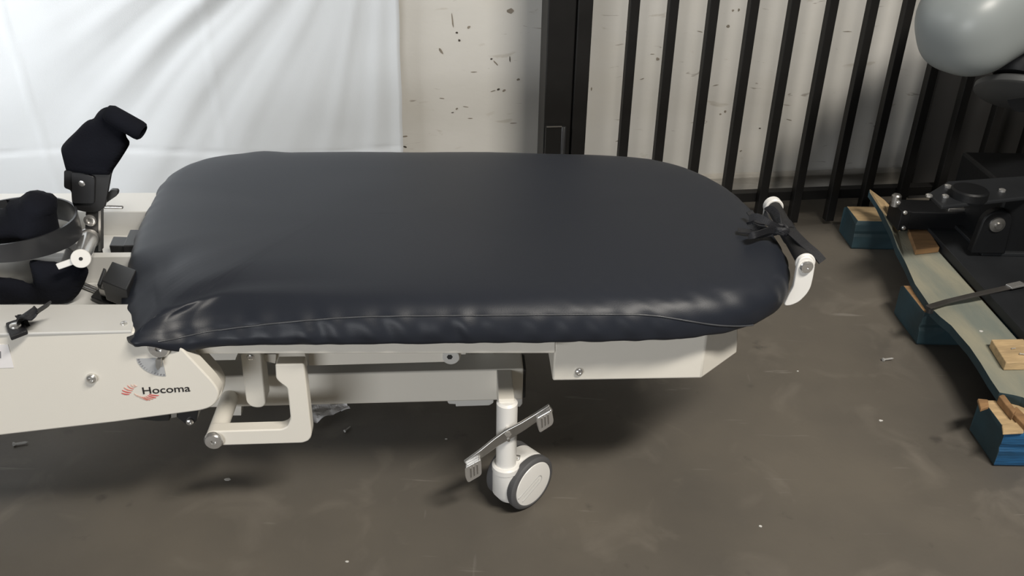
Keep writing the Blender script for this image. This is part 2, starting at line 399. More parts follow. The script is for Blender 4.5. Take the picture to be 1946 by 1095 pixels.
# resample evenly
L = [0.0]
for i in range(len(loop)): L.append(L[-1] + (loop[(i + 1) % len(loop)] - loop[i]).length)
NS = 900; ev = []; j = 0
for k in range(NS):
    s = L[-1] * k / NS
    while L[j + 1] < s: j += 1
    t = (s - L[j]) / max(L[j + 1] - L[j], 1e-9); ev.append(loop[j].lerp(loop[(j + 1) % len(loop)], t))
def sstep(a, b_, x):
    t = max(0, min(1, (x - a) / (b_ - a))); return t * t * (3 - 2 * t)
PROF = [(.10, .402), (.05, .401), (.022, .400), (.008, .402), (.001, .407), (0, .412), (-.001, .418), (-.001, .425), (0, .433), (.002, .440), (.005, .447), (.010, .454), (.016, .460), (.024, .4655), (.034, .470), (.048, .474), (.066, .477),
        (.09, .4795), (.12, .4815), (.16, .483), (.2, .484), (.25, .485), (.30, .4855), (.34, .4858)]
ymid = 1.52
NIN = []
for k in range(NS):
    tg = (ev[(k + 1) % NS] - ev[k - 1]).normalized(); NIN.append(Vector((-tg.y, tg.x, 0)))
NSM = [sum((NIN[(k + m_) % NS] for m_ in range(-75, 76, 5)), Vector()).normalized() for k in range(NS)]
rings = [[] for _ in PROF]
for k, p in enumerate(ev):
    sp = Vector((max(-.33, min(.13, p.x)), ymid + (p.x) * 0.06, 0)); di = (sp - p); dl = di.length; di.normalize()
    tang = (ev[(k + 1) % NS] - ev[k - 1]).normalized(); nin = Vector((-tang.y, tang.x, 0))
    front = sstep(1.36, 1.24, p.y)
    lf = front * sstep(-.15, -.52, p.x)                      # drooping front-left part
    corner = math.exp(-((p.x + .575) ** 2 + (p.y - 1.12) ** 2) / .0035)
    left = sstep(-.55, -.62, p.x)
    s = L[-1] * k / NS
    for r, (ins, z) in enumerate(PROF):
        i2 = ins + lf * (.022 * math.exp(-((ins - .03) / .03) ** 2) if z > .43 else 0)
        wn = min(1.0, ins / .03); dr = (nin * (1 - wn) + NSM[k] * wn).normalized()
        if i2 < .1: q = p + dr * i2
        else: q = (p + dr * .1).lerp(sp, .93 * min(1, (ins - .1) / .24))
        zz = z
        hs = max(0.0, min(1.0, (z - .392) / .085))
        # lower skirt at the front-left, sagging corner
        fall = math.exp(-max(0, ins - .02) / .06)
        zz -= lf * .006 * fall * hs
        zz += .036 * sstep(-.49, -.555, p.x) * (1 - hs)
        zz -= corner * .008 * fall
        # fold groove that runs in from the left corner
        zz -= lf * .007 * math.exp(-((ins - .075) / .022) ** 2)
        # crown
        band = math.exp(-((z - .43) / .028) ** 2) if ins < .05 else 0
        ph = s * 2 * PI / .052 + (z - .43) * 55 + 3.0 * noise.noise(Vector((s * 6, 0, 1)))
        amp = .0016 * (0.4 + abs(noise.noise(Vector((s * 9, 2.2, 5))))*2.2)
        q += nin * (amp * band * math.sin(ph))
        q += nin * (band * .0022 * noise.noise(Vector((s * 26, z * 40, 3))))
        # bunching of the cover along the right-hand front edge
        bun = front * sstep(-.02, .10, p.x) * sstep(.46, .34, p.x) * math.exp(-((ins - .03) / .028) ** 2)
        zz += bun * .0035 * noise.noise(Vector((s * 34 + ins * 40, ins * 26, 9)))
        if r < 5: zz += .0022 * noise.noise(Vector((s * 22, 4, 4))) - .001 * abs(math.sin(s * 60))
        zz += .0012 * noise.noise(Vector((q.x * 7, q.y * 9, 2))) if ins > .03 else 0
        zz += .003 * left * (-math.exp(-(ins / .08) ** 2)) 
        rings[r].append(Vector((q.x, q.y, zz)))
bm = new()
R = loft(bm, rings, cap=False)
bm.faces.new(R[0]); bm.faces.new(R[-1])
bm.transform(INV['tilt_table'])
bmesh.ops.remove_doubles(bm, verts=bm.verts, dist=2e-4)
bmesh.ops.recalc_face_normals(bm, faces=bm.faces)
BV = BVHTree.FromBMesh(bm)
mattress = tmk('mattress', bm, 'vinyl', smooth=180, label='dark slate grey vinyl mattress with gathered sides')
def hit(x, y, lift=0.0):
    o = BEDI @ CAM; d = (BED.to_3x3().inverted() @ ray(x, y)).normalized()
    loc, nrm, idx, dist = BV.ray_cast(o, d)
    return None if loc is None else loc + nrm * lift
spx = spline([Vector((x, y, 0)) for x, y in [(300, 650), (330, 645), (360, 638), (400, 630), (450, 623), (520, 615), (600, 608), (680, 603), (760, 601), (870, 600), (1000, 599), (1100, 598), (1190, 598), (1240, 600), (1290, 607), (1340, 615), (1380, 619), (1420, 618.5), (1450, 613)]], 10)
pts = [hit(p.x, p.y, 0.0009) for p in spx]
pts = [p for p in pts if p is not None]
bm = new(); tube(bm, spline(pts, 6), 0.0013, 8)
mk('piping', bm, 'piping', mattress, smooth=60)

# ---- upper frame under the mattress
rail = panel('side_rail', [(352, 640), (356, 664), (366, 673), (1056, 672), (1056, 640)], .032, .05, 'white', 0.004)
bm = new(); x0, z0 = bp(358, 656, .030); cyl(bm, (x0, .028, z0), (x0, .034, z0), .0125, n=28, chamfer=.001); tmk('pivot_washer', bm, 'steel', smooth=40)
# mirrored far rail and bed platform carrying the mattress
bm = new(); box(bm, (-.50, .60, .372), (.12, .645, .405)); tmk('side_rail', bm, 'white', bevel=.002)
bm = new(); prism(bm, rounded([(-.46, .1), (.30, .1), (.36, .16), (.36, .45), (.30, .60), (-.5, .60), (-.5, .16)], .03), .384, .399, axis='z'); tmk('platform', bm, 'blackmetal', bevel=.002)
# end box
fb = [bp(x, y, .065) for x, y in [(1053.8, 671), (1050, 724), (1332, 723), (1341, 650)]]
zb = fb[1][1]
far_b = bz(1400, 671, zb); far_t = (bp(1402, 648, far_b.y))
bm = new()
y0 = .065; yb = far_b.y; zt = .392
fr = [Vector((fb[0][0], y0, zt)), Vector((fb[1][0], y0, zb)), Vector((fb[2][0], y0, zb)), Vector((fb[3][0], y0, zt))]
sd = [Vector((far_b.x, yb, zb)), Vector((far_t[0], yb, far_t[1])), Vector((far_t[0] - .012, yb - .01, zt))]
bk = [Vector((far_b.x, .56, zb)), Vector((far_t[0], .56, far_t[1])), Vector((fb[0][0], .56, zt)), Vector((fb[1][0], .56, zb)), Vector((far_t[0] - .012, .56, zt))]
V = lambda p: bm.verts.new(p)
f = [V(p) for p in fr]; sdv = [V(p) for p in sd]; bkv = [V(p) for p in bk]
for q in ((f[0], f[1], f[2], f[3]), (f[3], f[2], sdv[0], sdv[1], sdv[2]), (sdv[0], bkv[0], bkv[1], sdv[1]), (sdv[1], bkv[1], bkv[4], sdv[2]), (f[1], bkv[3], bkv[0], sdv[0], f[2]),
          (f[0], bkv[2], bkv[3], f[1]), (bkv[2], bkv[4], bkv[1], bkv[0], bkv[3]), (f[0], f[3], sdv[2], bkv[4], bkv[2])): bm.faces.new(q)
ebox = tmk('end_box', bm, 'white', bevel=.003, smooth=35)
bolt('bolt', 1100, 706, .065, .0075, ebox, .005)

# ---- side panel with its logo, scale and label
pp = [(-430, 647.6), (0, 635.5), (246, 630), (300, 640), (333, 650), (404, 725.5), (414, 740), (416.6, 750), (413, 763), (403, 774), (384, 780.5), (220, 802.5), (0, 828), (-430, 879)]
poly = [bp(x, y, 0.0) for x, y in pp]
poly = rounded(poly, [0, 0, 0, 0, .004, .01, .008, .008, .008, .01, .01, 0, 0, 0])
bm = new(); prism(bm, poly, 0.0, .026)
sp = tmk('side_panel', bm, 'white', bevel=.0025, smooth=30, label='cream side panel with black and red lettering')
panel('inner_plate', [(366, 676), (380, 676), (412, 712), (423, 733), (421, 752), (408, 768), (366, 770)], .06, .026, 'white', .006)
fz = bp(120, 632, 0.0)[1]
bolt('bolt', 175, 718, 0.0, .0085, sp, .008)
bm = new(); x0, z0 = bp(303, 660, 0.0)
lathe(bm, (x0, 0, z0), (0, -1, 0), [(0, 0), (.0165, 0), (.0165, .004), (.014, .007), (.005, .0075), (.0045, .004), (0, .004)], 32); mk('pivot_bolt', bm, 'chrome', sp, smooth=40)
bm = new(); x0, z0 = bp(236, 616, 0.0)
# angle scale: quarter disc with ticks and a pointer
cx, cz = bp(308, 681, -.001); rr = cx - bp(259, 682, -.001)[0]
rh = cz - bp(309, 715.5, -.001)[1]
bm = new(); arc = [(cx, cz)] + [(cx - rr * math.cos(a), cz - rh * math.sin(a)) for a in [PI / 2 * i / 16 for i in range(17)]]
prism(bm, arc, -.0009, .0002); dec = mk('angle_scale', bm, 'decal', sp)
bm = new()
for i in range(12):
    a = PI / 2 * (i + .5) / 12; ca, sa = math.cos(a), math.sin(a)
    e = .0011; ux, uz = ca, sa; tx, tz = -sa, ca
    q = [(cx - rr * (r_) * ux + t_ * tx, cz - rh * r_ * uz - t_ * tz) for r_, t_ in ((.88, -e), (.96, -e), (.96, e), (.88, e))]
    prism(bm, q, -.0013, -.0005)
mk('scale_ticks', bm, 'inkgrey', dec)
bm = new(); x0, z0 = bp(300, 686, -.006)
prism(bm, rounded([bp(x, y, -.008) for x, y in [(296, 683), (307, 681.5), (306, 697), (300.5, 703), (296.5, 696)]], .001), -.010, -.004)
cyl(bm, (bp(301, 685, -.004)[0], 0, bp(301, 685, -.004)[1]), (bp(301, 685, -.004)[0], -.008, bp(301, 685, -.004)[1]), .003, n=12)
mk('scale_pointer', bm, 'steel', dec, smooth=40)
# paper label at the left
bm = new(); prism(bm, [bp(x, y, -.001) for x, y in [(-60, 657), (15, 655), (26.5, 699), (-60, 702)]], -.0008, .0002); lab = mk('paper_label', bm, 'paper', sp)
bm = new(); prism(bm, [bp(x, y, -.001) for x, y in [(-40, 669), (1.5, 668), (2, 681), (-40, 682)]], -.0012, -.0006); mk('label_print', bm, 'inkgrey', lab)
# lettering
cu = bpy.data.curves.new('lettering', 'FONT'); cu.body = 'Hocoma'; cu.size = 1.0; cu.extrude = 0.01; cu.offset = 0.004
to = link(bpy.data.objects.new('lettering', cu)); bpy.context.view_layer.update()
me = bpy.data.meshes.new_from_object(to.evaluated_get(bpy.context.evaluated_depsgraph_get()))
bpy.data.objects.remove(to)
xs = [v.co.x for v in me.vertices]; ys = [v.co.y for v in me.vertices]; ytop = max(ys)
A = Vector(bp(272, 749.5, -.001)); B = Vector(bp(362, 744.2, -.001)); H = Vector(bp(269.5, 737.0, -.001))
ex = (B - A) / (max(xs) - min(xs)); ez = (H - A) / ytop
for v in me.vertices:
    q = A + ex * (v.co.x - min(xs)) + ez * v.co.y
    v.co = Vector((q.x, -.0006 - v.co.z * .02, q.y))
me.materials.append(M['ink']); lo = link(bpy.data.objects.new('lettering', me)); lo.parent = sp
# red fan emblem
def c7(u, v): return (220 + u / 6.085, 640 + v / 6.085)
bm = new()
streaks = [((65, 655), (110, 675), (158, 670), 0), ((72, 622), (120, 652), (178, 650), 0), ((92, 592), (140, 630), (196, 626), 1), ((132, 566), (165, 605), (208, 606), 1), ((172, 558), (195, 588), (226, 586), 2), ((205, 556), (222, 577), (246, 577), 2),
           ((497, 683), (440, 688), (385, 670), 0), ((465, 709), (420, 708), (368, 682), 0), ((432, 724), (390, 720), (345, 692), 1), ((398, 736), (360, 728), (322, 698), 1), ((366, 739), (330, 728), (300, 698), 1), ((330, 728), (300, 715), (278, 690), 2), ((296, 714), (270, 700), (252, 680), 2), ((262, 697), (240, 685), (212, 662), 2)]
for a_, b_, c_, mi in streaks:
    top = []; bot = []
    for i in range(9):
        t = i / 8; x = (1 - t) ** 2 * a_[0] + 2 * t * (1 - t) * b_[0] + t * t * c_[0]; y = (1 - t) ** 2 * a_[1] + 2 * t * (1 - t) * b_[1] + t * t * c_[1]
        wv = 9.5 * math.sin(PI * min(1, .12 + t * .8)) * .5 + .6
        top.append(bp(*c7(x, y - wv), -.001)); bot.append(bp(*c7(x, y + wv), -.001))
    nf = len(bm.faces); prism(bm, top + bot[::-1], -.0008, .0001)
    bm.faces.ensure_lookup_table()
    for f_ in bm.faces[nf:]: f_.material_index = mi
mk('fan_emblem', bm, ['red1', 'red2', 'red3'], sp)
# flange on top of the panel and trough of the leg section
def quadz(name, px, z0, z1, key, parent=None, rad=0.0, **k):
    poly = [tuple(bz(x, y, z1)[:2]) for x, y in px]
    bm = new(); prism(bm, rounded(poly, rad) if rad else poly, z0, z1, axis='z')
    return tmk(name, bm, key, parent, bevel=.0015, **k)
fl_ = quadz('top_flange', [(-430, 642.6), (250, 628.5), (262, 578), (-430, 579)], fz - .003, fz + .002, 'lightgrey')
p = bz(236, 616, fz + .002); bm = new(); lathe(bm, p, (0, 0, 1), [(0, 0), (.005, 0), (.0045, .003), (.002, .004), (0, .004)], 18); mk('bolt', bm, 'chrome', fl_, smooth=40)
zr = fz + .002
yF = bz(120, 578, zr).y; yD0 = bz(230, 488, zr).y; yD1 = bz(230, 479.5, zr).y; yR0 = bz(260, 402, zr).y; yR1 = bz(270, 366, zr).y
xe = -.50; xl = -1.05
bm = new(); box(bm, (xl, yF - .012, .385), (xe, yR1, .397)); tmk('trough_floor', bm, 'lightgrey')
bm = new(); box(bm, (xl, yF - .016, .36), (xe, yF, zr - .006)); tmk('trough_side', bm, 'lightgrey')
bm = new(); box(bm, (xl, yD0, .397), (xe - .06, yD1, zr)); tmk('trough_divider', bm, 'lightgrey', bevel=.001)
bm = new(); box(bm, (xl, yR0, .34), (xe - .08, yR1, zr)); tmk('rear_rail', bm, 'lightgrey', bevel=.002)
bm = new(); box(bm, (xl, yR1, .20), (xe - .1, yR1 + .012, zr - .01)); tmk('side_panel', bm, 'white', bevel=.002)

# ---- black pads / blocks in the trough
def pxbox(name, a, b_, c_, z0, z1, key, bevel=.002, parent=None):
    """box from three top-face corner pixels (front-left, front-right, back-left) at height z1"""
    A_, B_, C_ = bz(*a, z1), bz(*b_, z1), bz(*c_, z1); D_ = B_ + C_ - A_
    bm = new(); loft(bm, [[Vector((p.x, p.y, z0)) for p in (A_, B_, D_, C_)], [Vector((p.x, p.y, z1)) for p in (A_, B_, D_, C_)]])
    return tmk(name, bm, key, parent, bevel=bevel)
pxbox('rear_block', (207, 467), (236, 468), (215, 449), .398, .432, 'blackmetal')
pxbox('rear_block', (233, 467), (262, 467), (247, 436), .40, .440, 'blackmetal')
cl = pxbox('clamp_block', (193, 533), (240, 551), (213, 496), .425, .462, 'blackmetal')
bm = new()
for i, (a, b_, c_, z0, z1, key, nm) in enumerate([((186, 546), (246, 566), (192, 538), .408, .424, 'steel', 'clamp_spacer'), ((172, 563), (210, 580), (190, 543), .397, .407, 'blackmetal', 'clamp_base')]):
    pxbox(nm, a, b_, c_, z0, z1, key, parent=cl)
bm.free()
pxbox('clamp_lever', (184, 540), (190, 543), (196, 508), .43, .438, 'blackmetal', parent=cl)
bm = new(); A_ = bz(150, 541, .402); B_ = bz(186, 556, .402); cyl(bm, A_, B_, .003, n=12); cyl(bm, A_ + Vector((0, .008, 0)), B_ + Vector((0, .008, 0)), .003, n=12); mk('guide_rod', bm, 'steel', cl, smooth=60)

# ---- strap clip on the flange
q = [(10, 613), (41, 603), (52, 627), (19, 640)]
pc = [bz(x, y, zr + .008) for x, y in q]
bm = new(); loft(bm, [[Vector((p.x, p.y, zr)) for p in pc], [Vector((p.x, p.y, zr + .008)) for p in pc]])
clip = tmk('strap_clip', bm, 'webbing', bevel=.002)
c0 = bz(29.5, 620, zr + .008); bm = new(); lathe(bm, c0, (0, 0, 1), [(0, 0), (.0085, 0), (.008, .003), (.004, .005), (0, .005)], 20); mk('bolt', bm, 'chrome', clip, smooth=40)
path = [bz(40, 613, zr + .006), bz(50, 606, zr + .008), bz(46, 600, zr + .022), bz(52, 594, zr + .034), bz(66, 596, zr + .032), bz(78, 590, zr + .036), bz(84, 581, zr + .046)]
bm = new(); ribbon(bm, spline(path, 6), (.45, .9, .1), .026, .003); mk('strap', bm, 'webbing', clip, smooth=50)

# ---- leg cuff: curved band, liner cloth, clamp, post
rc = bz(24, 417, .523); ro = .100
bm = new(); n_ = 64; rg = []
for i in range(n_):
    a = 2 * PI * i / n_; ca, sa = math.cos(a), math.sin(a)
    hb = .036 + .006 * math.sin(a + .6)
    ex_ = 1.0
    rg.append([Vector((rc.x + ro * ca * r_, rc.y + ro * .98 * sa * r_, z_)) for r_, z_ in ((1, .523), (1, .523 - hb), (.965, .523 - hb), (.965, .523))])
loft(bm, rg, cap=False, ringclose=True)
cuff = tmk('leg_cuff', bm, 'cuffmetal', smooth=35, label='glossy black curved leg cuff band')
fx, fy_ = (11.5, 463); pr = bz(fx, fy_, .505)
a = math.atan2(pr.y - rc.y, pr.x - rc.x); a = -PI / 2 - .32
pc_ = Vector((rc.x + ro * math.cos(a), rc.y + ro * .98 * math.sin(a), .506)); nd = Vector((math.cos(a), math.sin(a), .15)).normalized()
bm = new(); lathe(bm, pc_, nd, [(0, 0), (.0085, 0), (.008, .003), (.004, .005), (0, .005)], 20); mk('rivet', bm, 'chrome', cuff, smooth=40)
yc = rc.y - .02
def cloth(name, px, yl, th, lump, seed, parent, tilt=0.0, step=.006, soft=.03):
    poly = spline([Vector((*bp(x, y, yl), 0)) for x, y in px], 3, closed=True); poly = [(p.x, p.y) for p in poly]
    zc = sum(p[1] for p in poly) / len(poly)
    bm = new(); inflate(bm, poly, lambda u, v, h: Vector((u, yl + h + (v - zc) * tilt, v)), th, step, soft, lump, 26, seed)
    return mk(name, bm, 'navy', parent, smooth=180)
cloth('cuff_liner', [(-45, 402), (-5, 400), (10, 394), (16, 391), (11, 379), (18, 381), (34, 377), (46, 369), (55, 362.5), (68, 366), (88, 371), (102, 380), (107, 392), (107, 420), (110, 440), (113, 459), (95, 466), (60, 465), (20, 460), (-45, 450)], yc, .045, .02, 1.0, cuff, soft=.05)
cloth('hanging_cloth', [(-45, 523), (0, 527), (35, 531), (62, 541), (60, 520), (57, 495), (90, 497), (130, 500), (152, 498), (168, 512), (164, 530), (155, 550), (146, 563), (128, 576), (90, 577), (40, 577), (-45, 577)], yF + .085, .016, .008, 4.0, cuff, soft=.03)
bm = new(); tube(bm, [bz(-40, 500, .47), bz(30, 487, .475)], .003, 8); mk('cuff_rod', bm, 'chrome', cuff, smooth=60)
# post plate
yp = bz(190, 479, zr).y + .03
def bprism(name, px, yl, d, key, rad=0.002, parent=None, **k): return panel(name, px, yl, d, key, rad, parent, **k)
post = bprism('cuff_post', [(163, 398), (190, 398), (190, 487), (172, 520), (158, 515)], yp, .012, 'blackmetal', .003, bevel=.001)
bm = new(); box(bm, (bp(163, 480, yp)[0], yp + .002, .39), (bp(190, 480, yp)[0], yp + .012, bp(175, 478, yp)[1])); mk('post_foot', bm, 'blackmetal', post)
bm = new(); x0, z0 = bp(171.5, 418.5, yp); lathe(bm, (x0, yp, z0), (0, -1, 0), [(.0045, 0), (.0105, 0), (.0105, .003), (.009, .004), (.0055, .004), (.0045, .001)], 28); mk('ring_nut', bm, 'chrome', post, smooth=40)
bm = new(); prism(bm, [bp(x, y, yp - .001) for x, y in [(187, 402), (191.5, 400), (191.5, 478), (187, 478)]], yp - .001, yp + .014); mk('post_edge', bm, 'steel', post)
# clamp knob with lever
k0 = Vector((bp(170, 452, yp)[0], yp, bp(170, 452, yp)[1])); YK = yF + .055; kx, kz = bp(154, 491, YK); k1 = Vector((kx, YK, kz))
kd = (k1 - k0).normalized(); bm = new(); cyl(bm, k0, k1, .0145, n=32, chamfer=.001); kn = tmk('clamp_knob', bm, 'chrome', smooth=40)
bm = new(); cyl(bm, k0 - kd * .004, k0 + kd * .012, .0175, n=32, chamfer=.002); mk('knob_collar', bm, 'steel', kn, smooth=40)
bm = new(); cyl(bm, k1, k1 + kd * .004, .0152, n=32, chamfer=.001); lev = mk('knob_face', bm, 'castw', kn, smooth=40)
tip = Vector((bp(109, 507, YK - .004)[0], YK - .004, bp(109, 507, YK - .004)[1]))
bm = new(); a_ = k1 + kd * .002; ld = (tip - a_).normalized(); ribbon(bm, [a_ + ld * .008, a_ + ld * .02, tip - ld * .004, tip], (ld.cross(kd)), .0105, .004); mk('lever', bm, 'castw', kn, bevel=.0015)
bm = new(); cyl(bm, k1 + kd * .004, k1 + kd * .0045, .003, n=16); mk('knob_screw', bm, 'socket', lev)
bm = new(); box(bm, (-.012, -.012, -.02), (.012, .012, .02), Matrix.Translation(Vector((bp(137, 487, yp - .05)[0], yp - .05, bp(137, 487, yp - .05)[1]))) @ Matrix.Rotation(.5, 4, 'Y')); mk('clamp_jaw', bm, 'steel', kn, bevel=.002)

# ---- upright knee pad
def kp(u, v): return (90 + u / 4.562, 190 + v / 4.562)
ykp = yp - .004
kpl = bprism('knee_pad_bracket', [kp(*q) for q in [(142, 610), (142, 765), (205, 785), (212, 890), (240, 952), (335, 975), (430, 975), (500, 930), (525, 800), (545, 690), (556, 625)]], ykp, .006, 'blackmetal', .005, bevel=.001)
xb, zb_ = bp(*kp(305, 718), ykp); bm = new(); lathe(bm, (xb, ykp, zb_), (0, -1, 0), [(0, 0), (.0078, 0), (.0075, .003), (.003, .005), (0, .0045)], 22); mk('bolt', bm, 'chrome', kpl, smooth=40)
bprism('bracket_lip', [kp(*q) for q in [(205, 625), (300, 632), (400, 668), (410, 690), (405, 900), (240, 900), (214, 880)]], ykp - .004, .005, 'cuffmetal', .004, parent=kpl, bevel=.001)
padpx = [kp(*q) for q in [(152, 618), (128, 520), (108, 440), (118, 405), (160, 355), (245, 275), (300, 215), (350, 178), (395, 172), (420, 125), (460, 85), (500, 68), (540, 64), (640, 115), (690, 150), (690, 290), (668, 312), (692, 345), (712, 382), (690, 425), (630, 520), (562, 618), (552, 660), (350, 655)]]
poly = [bp(x, y, ykp) for x, y in padpx]; poly = rounded(poly, .006, 3)
bm = new(); inflate(bm, poly, lambda u, v, h: Vector((u, ykp + .004 + h, v)), .013, .0045, .014, .003, 30, 8.0); pad = mk('knee_pad', bm, 'navy', kpl, smooth=180, label='black padded fabric knee pad')
A_ = bp(*kp(520, 120), ykp - .012); B_ = bp(*kp(790, 255), ykp - .012)
bm = new(); A3 = Vector((A_[0], ykp - .006, A_[1])); B3 = Vector((B_[0], ykp - .014, B_[1])); d_ = (B3 - A3).normalized()
lathe(bm, A3, d_, [(0, -.006), (.012, -.003), (.0155, .004), (.0162, (B3 - A3).length * .6), (.0165, (B3 - A3).length), (.0155, (B3 - A3).length + .006), (.012, (B3 - A3).length + .009), (.008, (B3 - A3).length + .006), (0, (B3 - A3).length + .004)], 28); mk('pad_roll', bm, 'navy', kpl, smooth=60)
bprism('bracket_lever', [kp(*q) for q in [(495, 880), (520, 810), (545, 782), (600, 785), (610, 800), (606, 828), (510, 895)]], ykp + .012, .01, 'blackmetal', .003, parent=kpl, bevel=.001)
A_ = bp(*kp(480, 928), ykp + .006); B_ = bp(*kp(655, 930), ykp + .006); bm = new(); cyl(bm, (A_[0], ykp + .006, A_[1]), (B_[0], ykp + .006, B_[1]), .0032, n=14, chamfer=.001); mk('chrome_rod', bm, 'chrome', kpl, smooth=40)

# ---- undercarriage: links, brackets, beams
def c3(u, v): return (340 + u / 4.2105, 620 + v / 4.2105)
beam = panel('base_beam', [(-330, 734.5), (995, 701.5), (993.5, 760), (-330, 794)], .17, .055, 'white', 0.0, bevel=.003)
bx, bz_ = bp(994, 702, .17); bx2, bz2 = bp(993, 760, .17)
bm = new(); box(bm, (bx - .001, .172, bz2 + .002), (bx + .006, .223, bz_ - .002)); mk('beam_end_cap', bm, 'socket', beam, bevel=.002)
ZB0, ZB1 = bz2, bz_
panel('far_beam', [(-330, 680), (930, 655), (930, 695), (-330, 722)], .47, .05, 'white', bevel=.003)
for xx in (-.04, -.62):
    bm = new(); box(bm, (xx - .03, .22, ZB0 + .004), (xx + .02, .475, ZB1 - .004)); tmk('cross_beam', bm, 'white', bevel=.003)
# telescoping bar above the beam
bar = panel('lift_bar', [(587, 664), (880, 660), (873, 686), (850, 688), (838, 688.5), (587, 695.5)], .09, .03, 'white', 0.002)
bm = new(); x0, z0 = bp(857, 677, .088); cyl(bm, (x0, .084, z0), (x0, .092, z0), .0145, n=28, chamfer=.001); pd = mk('pivot_disc', bm, 'lightgrey', bar, smooth=40)
bm = new(); cyl(bm, (x0 - .002, .0835, z0 + .001), (x0 - .002, .0845, z0 + .001), .005, n=6); mk('hex_socket', bm, 'socket', pd)
# posts between the base and the upper frame
for (xa, xb2, yl) in [(911, 936, .24), (938, 966, .26), (967, 983, .30)]:
    x0 = bp(xa, 690, yl)[0]; x1 = bp(xb2, 690, yl)[0]
    bm = new(); box(bm, (x0, yl, ZB0), (x1, yl + .02, .385)); tmk('lift_post', bm, 'lightgrey', bevel=.002)
# link arm
lk = panel('link_arm', [c3(490, 215), (c3(655, 215)), c3(662, 300), c3(694, 625), c3(670, 650), c3(625, 655), c3(575, 645), c3(540, 610), c3(512, 400)], .105, .04, 'white', .006)
bolt('bolt', *c3(573, 248), .105, .0062, lk, .002)
lk2 = panel('rear_link', [c3(780, 215), c3(1010, 215), c3(1030, 320), c3(780, 305)], .14, .03, 'white', .002)
panel('rear_link', [c3(660, 225), c3(778, 225), c3(772, 300), c3(700, 285)], .13, .02, 'white', .002)
# U bracket
ub = panel('u_bracket', [c3(*q) for q in [(770, 306), (1000, 303), (1030, 560), (1062, 850), (1058, 890), (1035, 920), (990, 936), (340, 956), (285, 968), (235, 945), (207, 900), (222, 858), (262, 843), (350, 841), (820, 827), (868, 805), (893, 745), (880, 610), (866, 497), (800, 447), (776, 420)]], .05, .024, 'white', .004)
bm = new(); x0, z0 = bp(*c3(283, 908), .05)
lathe(bm, (x0, .05, z0), (0, -1, 0), [(0, 0), (.0165, 0), (.0165, .004), (.0135, .008), (.0045, .0085), (.0042, .004), (0, .004)], 32); mk('pivot_bolt', bm, 'chrome', ub, smooth=40)
bm = new(); cyl(bm, (x0, .052, z0), (x0, .30, z0), .0155, n=32); mk('pivot_tube', bm, 'white', ub, smooth=50)
panel('rear_bracket', [c3(395, 640), c3(500, 640), c3(498, 716), c3(398, 716)], .26, .02, 'white', .001)
# dark hardware under the side panel
hb = panel('actuator_mount', [(322, 780), (378, 775), (374, 800), (366, 808), (352, 806), (332, 790)], .03, .03, 'blackmetal', .003)
bolt('bolt', 361, 801, .03, .0062, hb, .005)
panel('actuator_tube', [(250, 780), (322, 776), (322, 800), (300, 801), (255, 797)], .045, .03, 'blackmetal', .002)
panel('actuator_pin', [(325, 782), (336, 781), (336, 793), (325, 795)], .028, .02, 'steel', .001)
# small blocks below the beam
panel('foot_block', [(866, 750), (939, 748), (938, 766), (930, 771), (866, 773)], .215, .03, 'lightgrey', .002)
panel('foot_block', [(846, 752), (868, 752), (868, 769), (852, 768)], .235, .02, 'lightgrey', .003)
panel('foot_block', [(981, 750), (993, 750), (993, 768), (988, 774), (982, 773)], .20, .03, 'lightgrey', .002)

